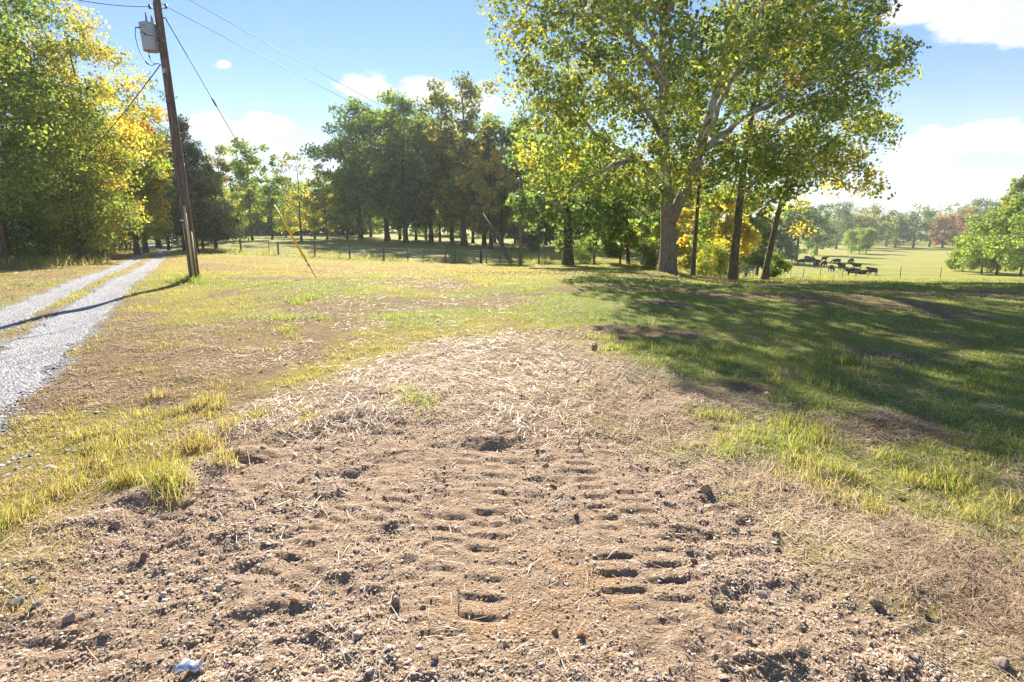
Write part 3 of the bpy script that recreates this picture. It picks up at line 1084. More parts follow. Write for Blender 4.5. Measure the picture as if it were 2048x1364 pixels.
def cedar(label, u, d, h, crad, leaves=9000, group=None, base=.08, size=.34):
    x, y, z = spot(u, d)
    T = thing('cedar_tree', label, 'cedar', (x, y, z), 0, group)
    line = trunk_line(h * .98, (rng.normal(0, .2), 0), .01 * h)
    _, p, r = put_trunk(T, line, .02 * h, .02, M_BARKD, 1.2)
    n = 150
    t = base + (1 - base) * rng.random(n) ** 1.15
    prof = crad * (1 - ((t - base) / (1 - base)) ** 1.5) * (.55 + .6 * rng.random(n)) + .12
    a = rng.random(n) * 6.283
    C = np.stack([np.cos(a) * prof, np.sin(a) * prof, h * t + prof * .12], 1)
    parts = [tube(bow((0, 0, max(.3, c[2] - .25 * np.hypot(c[0], c[1]))), c, 4, -.05), np.linspace(.03, .008, 4), 4) for c in C[:80]]
    V, F = join(parts)
    obj('branches', mesh_np('branches', V, [F], None, True), M_BARKD, T, kind='stuff')
    C2 = np.concatenate([C, C * np.array([.62, .62, 1])])
    leaf_part(T, C2, .07 * h * (.6 + .7 * rng.random(len(C2))) * (1.15 - .5 * C2[:, 2] / h), leaves / len(C2), size, 'cedar', 'spray', M_NEEDLE, up=.1, squash=.6)
    return T


def big_sycamore():
    u, d = 1335, 28.0
    x, y, z = spot(u, d)
    T = thing('sycamore_tree', 'huge spreading sycamore with thick flared trunk and pale mottled limbs in mid field', 'tree', (x, y, z))
    line = np.array([(0, 0, -.3), (-.05, 0, 1.2), (-.15, .1, 2.6), (-.35, .1, 4.5), (-.55, .2, 7), (-.75, .3, 10), (-.85, .2, 12), (-.9, .3, 14), (-1.0, .2, 16.8)])
    _, p, r = put_trunk(T, line, .40, .07, M_SYC, 1.4, 18)
    limbs = [
        ([(0, 0, 2.4), (.55, .1, 3.6), (1.15, .2, 5.2), (1.75, .3, 7.5), (2.2, .4, 10), (2.6, .6, 12), (3.0, .8, 14), (3.1, .8, 15.8)], .30),      # second leader
        ([(-.2, 0, 3.6), (-1.0, -.6, 4.7), (-1.9, -1.1, 5.35), (-2.9, -1.5, 5.2), (-3.9, -1.9, 4.7), (-5.2, -2.3, 3.9)], .19),                        # low pale limb left
        ([(-2.2, -1.2, 5.4), (-3.0, -1.0, 5.9), (-4.0, -.8, 6.5), (-5.0, -.5, 7.7), (-5.6, -.2, 9.2)], .13),
        ([(-2.6, -1.4, 5.25), (-3.6, -2.2, 4.6), (-4.5, -2.8, 3.4)], .10),
        ([(-.7, .2, 8.8), (-1.9, -.6, 10.2), (-3.1, -1.0, 11.2), (-4.6, -1.2, 11.5), (-6.0, -1.4, 11.4), (-7.4, -1.6, 11.8)], .17),
        ([(1.3, .2, 5.8), (2.6, -.5, 7.0), (4.2, -1.0, 7.9), (5.6, -1.2, 8.6), (7.2, -1.4, 9.0)], .18),
        ([(1.9, .3, 8.4), (3.4, -1.2, 10.2), (5.0, -2.0, 12), (6.4, -2.4, 14)], .16),
        ([(-.6, .2, 7.6), (-1.0, -2.0, 9.0), (-1.6, -4.0, 10.2), (-2.2, -5.4, 11.2)], .15),
        ([(-.7, .2, 9.5), (-1.4, 2.2, 11.2), (-2.2, 4.2, 12.6), (-3.2, 5.6, 13.6)], .15),
        ([(1.6, .3, 7.0), (2.4, 2.4, 8.6), (3.6, 4.2, 10), (4.8, 5.6, 11.2)], .15),
        ([(-.4, 0, 6.0), (-2.0, -2.4, 7.4), (-4.2, -4.2, 8.4), (-6.0, -5.2, 9.4)], .13),
        ([(.9, .1, 5.2), (1.2, -2.4, 7.4), (1.4, -4.6, 9.4), (1.6, -6.2, 11.2)], .14),
        ([(1.3, .2, 6), (2.6, -1.8, 6.2), (4.0, -3.2, 5.6), (5.2, -3.8, 4.6)], .10),
        ([(-.85, .2, 10.5), (-2.2, -.6, 11.8), (-3.8, -1, 12.6), (-5.2, -1.2, 13)], .13),
        ([(-.9, .3, 12), (-1.8, 1.4, 13.5), (-2.8, 2, 14.5)], .10),
    ]
    nodes, nr = list(p[6:]), list(r[6:])
    for pts, rr in limbs:
        q = np.array(pts, float)
        t = np.linspace(0, 1, len(q)); tn = np.linspace(0, 1, 16)
        s = np.stack([np.interp(tn, t, q[:, k]) for k in range(3)], 1)
        for _ in range(2):
            s[1:-1] = (s[:-2] + 2 * s[1:-1] + s[2:]) / 4
        s[1:-1] += rng.normal(0, .04, (14, 3))
        rad = rr * (1 - .78 * tn ** .9)
        V, F = tube(s, rad, 9)
        obj('limb', mesh_np('limb', V, [F], None, True), M_SYC, T)
        nodes += list(s[5:]); nr += list(rad[5:])
    lob = [(-5.6, -.8, 11.2, 3.0, 3.4, 2.6), (-4.6, -1, 7.8, 3.3, 3.2, 2.5), (-5.0, -1.6, 4.9, 2.9, 2.4, 1.5), (-2.5, -4.0, 9.5, 3, 2.8, 3), (-2.6, .5, 13.4, 3.6, 4, 2.4),
           (0, 0, 15.6, 3.0, 3.0, 1.8), (3.4, .5, 14.6, 3.4, 3.6, 2.4), (6.0, -1.5, 12.6, 3.2, 3.2, 2.6), (6.4, -1.4, 8.6, 3.2, 3, 2.4), (3.4, -3.5, 10, 3, 2.6, 3.0), (2.0, -3.0, 5.8, 2.6, 2.2, 1.4), (4.9, -3.2, 5.2, 2.2, 2, 1.5),
           (4, 4.5, 11, 3.4, 3, 3.2), (-2.4, 4.6, 11.4, 3.4, 3, 3.0), (0.6, -1.5, 12, 3, 3, 3), (-1.6, -2.0, 6.2, 2.2, 2.2, 1.4), (.6, -.6, 4.6, 1.4, 1.2, .9), (1.2, 2, 7, 3, 3, 1.6), (-7.0, -1.0, 10.0, 1.5, 1.5, 1.6),
           (-6.3, -.8, 6.8, 2.0, 2, 1.8), (-3.2, -1.2, 4.2, 2.2, 2, 1.0), (3.0, -1.0, 4.4, 2.4, 2, 1.2), (5.8, -.6, 6.4, 2.2, 2.2, 1.6), (-.6, -1.4, 4.6, 1.6, 1.2, 1.0), (-4.2, 1.5, 5.0, 2.6, 2.4, 1.6), (2.4, 3, 5.4, 2.6, 2.4, 1.6),
           (-8.3, -1, 12.4, 1.6, 2.2, 1.4), (-1.2, -3.6, 4.0, 1.8, 1.4, .9), (1.2, -3.4, 4.3, 1.7, 1.3, .9), (-3.4, -3.4, 3.9, 1.8, 1.4, .9), (3.4, -3.2, 3.8, 1.8, 1.4, .9), (-5.8, -2, 3.8, 1.5, 1.3, .8),
           (-6.4, -5.2, 8.6, 2.1, 2, 2), (-3, -6.4, 7.4, 2.3, 2, 1.8), (1, -6.4, 8.6, 2.4, 2, 1.8), (4.5, -5.5, 10, 2.4, 2, 1.8),
           (-6.5, -.5, 13.6, 2.4, 2.4, 1.5), (-3.5, -1, 14.8, 2.6, 2.6, 1.3), (-5.0, -5.5, 10.9, 2.2, 2, 1.3), (-1, -6, 11.2, 2.2, 2, 1.3), (-6.6, -1, 8.4, 1.8, 2, 1.6), (-5.0, -.5, 6.6, 1.8, 2, 1.3)]
    C = lobes_points(lob, 1560, .35)
    C = C[C[:, 2] > 2.75]
    parts = twigs(nodes, nr, C[::2])
    V, F = join(parts)
    obj('branches', mesh_np('branches', V, [F], None, True), M_SYC, T, kind='stuff')
    R = .55 * (.5 + 1.0 * rng.random(len(C)))
    yel = ((C[:, 0] < -3.6) & (rng.random(len(C)) < .17)) | (rng.random(len(C)) < .06)
    leaf_part(T, C, R, 31, .158, (['syc', 'sycy'], yel.astype(int)), 'maple')
    return T


def right_sycamore():
    u, d = 1465, 33.0
    x, y, z = spot(u, d)
    T = thing('sycamore_tree', 'tall sycamore right of the huge one, straight brown trunk, crown yellowing low on the right', 'tree', (x, y, z))
    line = np.array([(0, 0, -.3), (0, 0, 1.5), (.05, 0, 4), (.15, .1, 7), (.4, 0, 10), (.8, .1, 13), (1.2, 0, 16)])
    _, p, r = put_trunk(T, line, .28, .05, M_BARK, 1.35, 14)
    limbs = [([(.1, 0, 5.0), (1.2, -.6, 6.2), (2.6, -1.0, 6.6), (4.2, -1.4, 6.0), (5.6, -1.8, 5.2)], .11), ([(.2, 0, 7.5), (1.8, -.8, 9), (3.8, -1.4, 10.2), (5.6, -1.8, 11.0), (7.4, -2.2, 11.8)], .15),
             ([(.3, 0, 9.5), (2.2, .4, 11), (4.4, .8, 12.5), (6.4, 1.0, 13.6)], .14), ([(.1, 0, 6.4), (-1.2, 1, 8), (-2.2, 2, 10)], .10), ([(.2, 0, 6.8), (2.4, 1.2, 7.6), (5, 2, 8.2), (7.8, 2.0, 8.6)], .12),
             ([(.5, 0, 12), (.2, -2, 14), (0, -3.6, 16)], .1)]
    nodes, nr = list(p[7:]), list(r[7:])
    for pts, rr in limbs:
        q = np.array(pts, float)
        t = np.linspace(0, 1, len(q)); tn = np.linspace(0, 1, 14)
        s = np.stack([np.interp(tn, t, q[:, k]) for k in range(3)], 1)
        for _ in range(2):
            s[1:-1] = (s[:-2] + 2 * s[1:-1] + s[2:]) / 4
        rad = rr * (1 - .78 * tn ** .9)
        V, F = tube(s, rad, 8)
        obj('limb', mesh_np('limb', V, [F], None, True), M_SYC, T)
        nodes += list(s[4:]); nr += list(rad[4:])
    lob = [(5.4, -1.6, 11.4, 2.4, 2.6, 2.0), (6.9, -1.6, 11.6, 1.8, 1.8, 1.4), (6.6, 1.4, 8.6, 2.4, 2.4, 1.7), (8.0, .8, 8.8, 1.4, 1.5, 1.0), (4.4, -1.2, 6.9, 2.7, 2.2, 1.6), (6.1, -1.6, 5.4, 1.9, 1.8, 1.2), (3.6, 0, 10, 3, 3, 2.6), (5.0, .8, 13.8, 2.8, 3, 2.2),
           (2, 0, 14.8, 3.0, 3.2, 2.2), (-1.4, 1.2, 10.5, 2.6, 2.6, 3), (0, -2.6, 12.5, 2.8, 2.6, 2.4), (1.8, .4, 6.2, 2.2, 2, 1.2), (5.8, 0, 13.8, 1.8, 2.0, 1.5), (2.4, 2, 13, 3, 3, 2.4)]
    C = lobes_points(lob, 620, .35)
    V, F = join(twigs(nodes, nr, C[::2]))
    obj('branches', mesh_np('branches', V, [F], None, True), M_BARK, T, kind='stuff')
    R = .62 * (.55 + .9 * rng.random(len(C)))
    yel = (C[:, 2] < 7.2) & (C[:, 0] > 3.5) & (rng.random(len(C)) < .75)
    leaf_part(T, C, R, 31, .168, (['syc', 'gold'], yel.astype(int)), 'maple')


big_sycamore()
right_sycamore()

G_L = 'trees of the wood along the driveway'
G_C = 'trees of the grove behind the wire fence'
G_R = 'far trees across the pasture'
G_E = 'trees at the right edge of the pasture'

# the wood left of the driveway
tree('broadleaf_tree', 'tall pale green tree with grey trunk at the left border of the picture', 5, 27.5, 15.5, 4.6, 'green', 17250, .16, .22, .30, bark=M_BARK, nclu=190, group=G_L)
tree('broadleaf_tree', 'tall green and yellow tree, second from the left along the driveway', 95, 32, 15.5, 4.0, 'wood', 17250, .16, .15, .26, nclu=190, group=G_L)
tree('broadleaf_tree', 'bright golden yellow tree in the middle of the driveway wood', 205, 36, 14.3, 4.0, 'gold', 17250, .17, .20, .24, nclu=190, group=G_L)
tree('broadleaf_tree', 'yellow green tree in front of the golden one beside the driveway', 165, 33, 9.8, 3.4, 'wood', 12649, .16, .12, .20, nclu=130, group=G_L)
tree('broadleaf_tree', 'orange gold tree nearest the utility pole beside the driveway', 292, 45, 11.6, 3.2, 'orange', 9000, .18, .30, .20, nclu=110, group=G_L)
tree('broadleaf_tree', 'bright yellow green tree overhanging the far driveway', 275, 43, 9.0, 3.4, 'ygreen', 9500, .18, .18, .2, nclu=120, group=G_L)
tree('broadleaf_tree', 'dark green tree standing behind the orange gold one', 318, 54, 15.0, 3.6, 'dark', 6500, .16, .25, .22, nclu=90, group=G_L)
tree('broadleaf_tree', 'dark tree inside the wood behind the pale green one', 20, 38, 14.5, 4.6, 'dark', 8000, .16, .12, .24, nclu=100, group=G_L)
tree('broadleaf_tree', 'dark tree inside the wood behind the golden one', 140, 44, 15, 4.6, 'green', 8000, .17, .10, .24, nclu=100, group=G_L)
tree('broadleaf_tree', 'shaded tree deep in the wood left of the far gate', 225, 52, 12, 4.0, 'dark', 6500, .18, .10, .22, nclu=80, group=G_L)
tree('thin_sapling', 'thin pale sapling at the edge of the wood, left one of two', 38, 30, 5.2, 1.3, 'olive', 900, .11, .55, .06, nclu=22, group='pale saplings at the wood edge', bark=M_SYC)
tree('thin_sapling', 'thin pale sapling at the edge of the wood, right one of two', 54, 30.5, 4.8, 1.2, 'olive', 800, .11, .55, .055, nclu=20, group='pale saplings at the wood edge', bark=M_SYC)
for k, (u, d, h, r, pal, txt) in enumerate([
        (18, 28.5, 2.6, 1.7, 'dark', 'dark bush beside the grey trunk at the left border'), (70, 30.5, 2.4, 1.7, 'green', 'green bush between the saplings and the driveway wood'),
        (118, 32.5, 3.2, 2.0, 'dark', 'dark tall bush under the yellow green tree'), (165, 34.5, 2.2, 1.6, 'green', 'low green bush at the foot of the wood near the driveway bend'),
        (205, 38, 2.9, 1.8, 'brown', 'brownish bush under the golden tree'), (262, 50, 3.6, 1.8, 'dark', 'dark bush left of the far driveway gate post'),
        (290, 62, 4.5, 2.6, 'dark', 'dark thicket where the driveway disappears'), (338, 68, 5.5, 2.6, 'green', 'green thicket behind the far driveway gate')]):
    tree('bush', txt, u, d, h, r, pal, 3000, .11, .02, .05, nclu=50, group='bushes under the driveway wood', cat='bush', cl=r * .34)

# cedars behind the pole, thin trees beyond the first field
cedar('tall dark cedar right behind the utility pole', 392, 51, 11.4, 2.9, 12000, 'cedars behind the pole')
cedar('dark cedar left of the tall one, partly behind the pole', 352, 58, 10.2, 2.6, 8000, 'cedars behind the pole')
cedar('shorter cedar right of the tall one behind the pole', 432, 54, 7.8, 2.6, 8000, 'cedars behind the pole')
far_thin = [(455, 84, 13.0, 3.0, 'olive', 'slim olive tree at the left end of the far field'), (505, 78, 13.6, 3.4, 'green', 'tall airy green tree across the field, right of the cedars'),
            (545, 86, 13.2, 2.8, 'green', 'slim green tree across the field, above the yellow guy guard'), (603, 80, 12.2, 3.4, 'olive', 'sparse bare-limbed tree across the field'),
            (655, 88, 11.4, 3.0, 'ygreen', 'yellow green tree between the sparse one and the dark grove'), (694, 92, 11.0, 2.8, 'green', 'small green tree at the left side of the dark grove'),
            (630, 98, 9.0, 3.2, 'gold', 'low yellow tree behind the sparse one'), (478, 100, 8.5, 3.5, 'ygreen', 'low yellow green tree behind the cedars'), (572, 104, 8.5, 3.6, 'ygreen', 'low yellow green tree behind the slim green one')]
for u, d, h, r, pal, txt in far_thin:
    sparse = 'sparse' in txt
    tree('broadleaf_tree', txt, u, d, h, r, pal, 1100 if (sparse and pal == 'olive') else 3800, .27, .30, .17, nclu=46 if sparse else 60, group='trees across the far field', cl=r * .24)
# the grove in the middle
grove = [(722, 74, 15.6, 4.4, 'dark', .40, 'broad dark oak at the left of the grove', 11000, M_BARKD), (775, 70, 16.8, 4.6, 'green', .35, 'tall oak with pale trunk in the grove', 11000, M_BARK),
         (812, 66, 15.2, 3.6, 'green', .25, 'green tree in the middle of the grove, lit from behind', 9500, M_BARKD), (862, 72, 15.4, 3.8, 'green', .25, 'green tree left of the tallest one in the grove', 8500, M_BARKD),
         (928, 63, 18.0, 4.0, 'olive', .42, 'tallest open-crowned tree of the grove with long bare trunk', 7500, M_BARK), (905, 69, 12.5, 3.6, 'ygreen', .22, 'yellow green tree behind the tallest trunk of the grove', 7500, M_BARKD),
         (968, 66, 13.8, 3.4, 'green', .25, 'green tree right of the tallest one in the grove', 7500, M_BARKD), (1004, 60, 9.6, 3.0, 'olive', .25, 'brownish olive tree left of the thin pole', 6500, M_BARKD),
         (982, 56, 11.0, 2.2, 'gold', .45, 'slender tree with yellow leaves in front of the brownish olive one', 2600, M_BARKD), (1062, 62, 12.5, 3.6, 'dark', .16, 'dark green tree right of the thin pole', 8500, M_BARKD),
         (1135, 46, 13.0, 3.6, 'green', .30, 'dark green tree with stout split trunk right of the thin pole', 9000, M_BARKD), (1190, 60, 12.0, 3.4, 'green', .20, 'green tree behind the fence left of the sycamore', 7500, M_BARKD),
         (1256, 50, 8.2, 2.8, 'green', .20, 'small green tree just left of the sycamore trunk', 6500, M_BARKD), (1305, 66, 12, 3.8, 'olive', .15, 'olive tree hidden behind the sycamore trunk', 6500, M_BARKD),
         (1386, 34, 12.5, 2.6, 'green', .42, 'slim straight tree just right of the sycamore trunk', 5200, M_BARK), (1420, 52, 7.6, 2.6, 'gold', .10, 'golden tree behind the slim straight trunk', 6000, M_BARK),
         (1375, 60, 9.5, 3.0, 'orange', .12, 'orange tinted tree behind the slim straight trunk', 5200, M_BARK), (1492, 60, 7.8, 2.4, 'green', .10, 'round green tree behind the metal gate', 5200, M_BARKD),
         (1450, 66, 11.0, 3.4, 'ygreen', .10, 'yellow green tree behind the gold one and the gate', 6000, M_BARK), (1528, 34, 12.0, 2.6, 'sycy', .45, 'leaning ivy-clad tree with yellow leaves right of the gate', 4200, M_BARK)]
for u, d, h, r, pal, base, txt, nl, bk in grove:
    if d >= 56:
        d, h, r = d * 1.38, h * 1.36, r * 1.36
    lean = (1.5, .2) if 'leaning' in txt else (rng.normal(0, .25), rng.normal(0, .25))
    tree('broadleaf_tree', txt, u, d, h, r * 1.42, pal, int(nl * 1.15), .40 if d > 70 else (.28 if d > 45 else .18), base, (.40 if 'stout' in txt else (.21 if ('leaning' in txt) else (.15 if 'slim straight' in txt else None))), lean, bk, int(max(60, nl / 85)), group=G_C, cl=r * .26)
# bare lower trunks standing in the shade of the grove
words_ = ['first', 'second', 'third', 'fourth', 'fifth', 'sixth', 'seventh', 'eighth', 'ninth', 'tenth', 'eleventh', 'twelfth', 'thirteenth', 'fourteenth']
for k, (u, d) in enumerate([(706, 88), (742, 84), (800, 80), (832, 78), (852, 82), (880, 76), (902, 84), (946, 74), (990, 78), (1030, 74), (1092, 70), (1120, 78), (1165, 72), (1225, 76)]):
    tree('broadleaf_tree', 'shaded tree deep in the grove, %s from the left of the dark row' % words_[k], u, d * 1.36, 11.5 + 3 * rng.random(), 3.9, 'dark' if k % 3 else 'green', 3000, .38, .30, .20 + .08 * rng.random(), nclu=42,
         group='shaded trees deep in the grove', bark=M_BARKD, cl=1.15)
for k, (u, d, h, r, pal, txt) in enumerate([(1440, 44, 2.4, 1.5, 'olive', 'pale bush left of the metal gate'), (1412, 43, 3.0, 1.3, 'ygreen', 'yellow green bush behind the slim straight trunk'), (1545, 38, 1.6, .8, 'green', 'ivy bush at the foot of the leaning trunk'),
                                           (1060, 58, 2.2, 2.0, 'dark', 'dark bush behind the fence right of the thin pole'), (1160, 50, 2.0, 1.4, 'green', 'green bush right of the stout split trunk'), (1310, 44, 2.0, 1.4, 'olive', 'olive bush behind the sycamore trunk'),
                                           (1100, 66, 4.6, 2.6, 'dark', 'tall dark bush between the thin pole and the stout split trunk'), (1208, 64, 4.8, 2.6, 'green', 'tall green bush left of the small tree near the sycamore'), (1345, 62, 4.4, 2.4, 'gold', 'golden bush between the sycamore and the slim straight trunk'),
                                           (1478, 64, 4.6, 2.6, 'ygreen', 'yellow green bush above the metal gate'), (1506, 76, 5.5, 3.0, 'green', 'green bush right behind the metal gate'), (1280, 74, 5.5, 3.0, 'ygreen', 'yellow green bush seen left of the sycamore trunk')]):
    if d > 57:
        d, h, r = d * 1.25, h * 1.25, r * 1.25
    tree('bush', txt, u, d, h, r, pal, 2600, .11 if d < 57 else .2, .03, .04, nclu=44, group='bushes behind the wire fence', cat='bush', cl=r * .34)

# across the pasture
tree('broadleaf_tree', 'dark tree beside the cattle at the left end of the pasture', 1592, 172, 17, 7, 'dark', 6000, .42, .22, .45, nclu=90, group=G_R)
tree('broadleaf_tree', 'dark tree behind the cattle, next to the pasture edge', 1632, 215, 19, 7, 'dark', 6000, .45, .15, .45, nclu=90, group=G_R)
tree('broadleaf_tree', 'dark tree above the herd, behind the leaning trunk', 1560, 150, 14, 5.5, 'dark', 5000, .4, .15, .4, nclu=80, group=G_R)
for k, (u, d, txt) in enumerate([(1702, 228, 'left one of the clump of bright willows in mid pasture'), (1718, 232, 'middle one of the clump of bright willows in mid pasture'), (1732, 229, 'right one of the clump of bright willows in mid pasture')]):
    tree('willow_tree', txt, u, d, 9.4 + .6 * (k == 1), 3.6, 'willow', 5200, .30, .16, .16, nclu=70, group='bright willows in mid pasture', cl=1.2)
far_line = [(1672, 290, 22, 9, 'dark'), (1705, 310, 20, 8, 'olive'), (1738, 300, 22.5, 8, 'olive'), (1772, 318, 19, 7.5, 'dark'), (1790, 300, 17, 6, 'green'), (1826, 296, 24.5, 9, 'dark'), (1858, 312, 19, 7, 'olive'),
            (1884, 300, 18, 7, 'brown'), (1905, 320, 25, 8.5, 'dark'), (1935, 310, 21, 7.5, 'brown'), (1958, 300, 27, 9, 'dark'), (1990, 320, 26, 9, 'dark'), (2028, 310, 24, 9, 'olive'), (2070, 320, 25, 9, 'dark')]
posn = ['leftmost', 'second', 'third', 'fourth', 'fifth', 'sixth', 'seventh', 'eighth', 'ninth', 'tenth', 'eleventh', 'twelfth', 'thirteenth', 'fourteenth', 'last']
for k, (u, d, h, r, pal) in enumerate(far_line):
    tree('broadleaf_tree', '%s tree of the hazy row beyond the pasture, counted from its left end' % posn[k], u, d, h, r, pal, 4200, .62, .10 if k % 2 else .2, .5, nclu=75, group='hazy row of trees beyond the pasture', cl=r * .25)
# right edge
edge = [(1926, 112, 5.6, 2.3, 'willow', .16, 'small round tree standing alone at the right of the pasture'), (1962, 104, 9.0, 3.6, 'willow', .12, 'bright green tree leading the clump at the right border'),
        (1992, 100, 11.0, 3.4, 'willow', .12, 'bright green tree in the middle of the clump at the right border'), (2010, 112, 15.5, 2.8, 'green', .35, 'tall narrow tree rising out of the right border clump'),
        (2040, 92, 9.5, 3.6, 'willow', .08, 'bright rounded tree nearest the camera at the right border'), (2078, 96, 14.5, 4.2, 'dark', .15, 'dark spreading tree cut by the right border')]
for u, d, h, r, pal, base, txt in edge:
    tree('broadleaf_tree', txt, u, d, h * 1.18, r * 1.15, pal, 6500, .34, base * .15, .18, nclu=90, group=G_E, cl=r * .34)


def far_wood():
    """continuous woodland closing the view far behind everything"""
    pos, col = [], []
    for k in range(290):
        if k < 50:
            u = rng.uniform(400, 740); d = rng.uniform(125, 150); hh = rng.uniform(9, 12)
        elif k < 210:
            u = rng.uniform(-250, 1560); d = rng.uniform(140, 190); hh = rng.uniform(9, 13)
        else:
            u = rng.uniform(1500, 2400); d = rng.uniform(345, 400); hh = rng.uniform(15, 22)
        x = (u - CX) / FPX * d; z = float(H(np.array([x]), np.array([d]))[0])
        n = 640
        q = rng.normal(0, 1, (n, 3)); q /= np.linalg.norm(q, axis=1)[:, None]
        q *= rng.random((n, 1)) ** .4 * np.array([hh * .36, hh * .36, hh * .5]) * (1 + .3 * rng.normal(0, 1, (n, 1)))
        pos.append(q + np.array([x, d, z + hh * .5])); col.append(pal_colors(['dark', 'green', 'olive', 'ygreen'][rng.integers(0, 4)], 1, np.zeros(n, int), n))
    P_ = np.concatenate(pos); C_ = np.concatenate(col)
    V, F = leaf_quads(P_, .85 * (.6 + .8 * rng.random(len(P_))), np.tile([[0, 0, .3]], (len(P_), 1)), .8, 'tri')
    obj('far_wood', mesh_np('far_wood', V, F, np.repeat(C_, 3, 0)), M_LEAF, kind='stuff', label='distant woodland closing the view behind the fields', cat='woodland')


far_wood()


def weeds():
    """rough weeds under fences and along the wood edge"""
    xs, ys, hs, gs = [], [], [], []
    def add(x, y, n, r, h, g):
        xs.append(x + rng.normal(0, r, n)); ys.append(y + rng.normal(0, r * .5, n)); hs.append(h * (.3 + .9 * rng.random(n))); gs.append(np.full(n, g))
    for k in range(220):
        u = rng.uniform(400, 1420); d = 49.5 + rng.normal(0, 1.2)
        x, y, z = (u - CX) / FPX * d, d, 0
        add(x, y, 26, .35, .25 + .45 * rng.random() ** 2, .25 + .5 * rng.random())
    for k in range(190):
        t = rng.random()
        x = -23.5 - 10 * t + rng.normal(0, .8); y = 27 + 18 * t + rng.normal(0, 1)
        add(x, y, 34, .5, .25 + .5 * rng.random(), .1 + .6 * rng.random())
    for k in range(60):
        u = rng.uniform(1395, 1700); d = rng.uniform(50, 62)
        add((u - CX) / FPX * d, d, 24, .4, .3 + .3 * rng.random(), .3 + .4 * rng.random())
    x, y, h, g = map(np.concatenate, (xs, ys, hs, gs)); n = len(x)
    blades('weeds', x, y, h, np.full(n, .022) * (.6 + .8 * rng.random(n)), grass_color(g, n), .2 + .5 * rng.random(n), M_GRASS, label='rough weeds along the fence line and wood edge', cat='weeds')


weeds()

# ------------------------------------------------------------------ poles, wires, fences
def cyl(a, b, r0, r1, sides=12, cap=True):
    V, F = tube([a, b], [r0, r1], sides)
    return V, F


def poly_obj(name, parts, mat, parent=None, smooth=True, **kw):
    V, F = join(parts)
    return obj(name, mesh_np(name, V, [F], None, smooth), mat, parent, **kw)


def capped(pts, rads, sides=12):
    """tube closed at both ends by collapsing the end rings"""
    p = [Vector(q) for q in pts]
    rads = list(rads)
    p = [p[0]] + p + [p[-1]]
    e = (p[2] - p[1]).normalized() * 1e-4
    p[0] = p[1] - e; p[-1] = p[-2] + (p[-2] - p[-3]).normalized() * 1e-4
    rads = [1e-4] + rads + [1e-4]
    return tube([tuple(q) for q in p], rads, sides)


def box(c, s, rot=None):
    c = np.array(c, float); s = np.array(s, float) / 2
    v = np.array([(-1, -1, -1), (1, -1, -1), (1, 1, -1), (-1, 1, -1), (-1, -1, 1), (1, -1, 1), (1, 1, 1), (-1, 1, 1)], float) * s
    if rot is not None:
        v = v @ np.array(rot.to_matrix() if hasattr(rot, 'to_matrix') else rot).T
    f = np.array([(0, 3, 2, 1), (4, 5, 6, 7), (0, 1, 5, 4), (1, 2, 6, 5), (2, 3, 7, 6), (3, 0, 4, 7)])
    return v + c, f


def rel(o, pt):
    return tuple(Vector(pt) - o.location)


def wire_pts(a, b, sag, n=20):
    a, b = Vector(a), Vector(b)
    return [tuple(a.lerp(b, k / n) - Vector((0, 0, sag * 4 * (k / n) * (1 - k / n)))) for k in range(n + 1)]


PB = Vector(spot(390, 17.9)); PB.z -= .05
PT = lift(309.5, -30, 17.9)
pax = (PT - PB).normalized()


def on_pole(v):
    """point of the pole axis seen at photo height v"""
    lo, hi = 0.0, 1.0
    for _ in range(40):
        m = (lo + hi) / 2
        q = PB.lerp(PT, m) - Vector((0, 0, EYE))
        dep = q.y * CP - q.z * SP
        vv = CY - FPX * (q.y * SP + q.z * CP) / dep
        if vv > v:
            lo = m
        else:
            hi = m
    return PB.lerp(PT, lo)


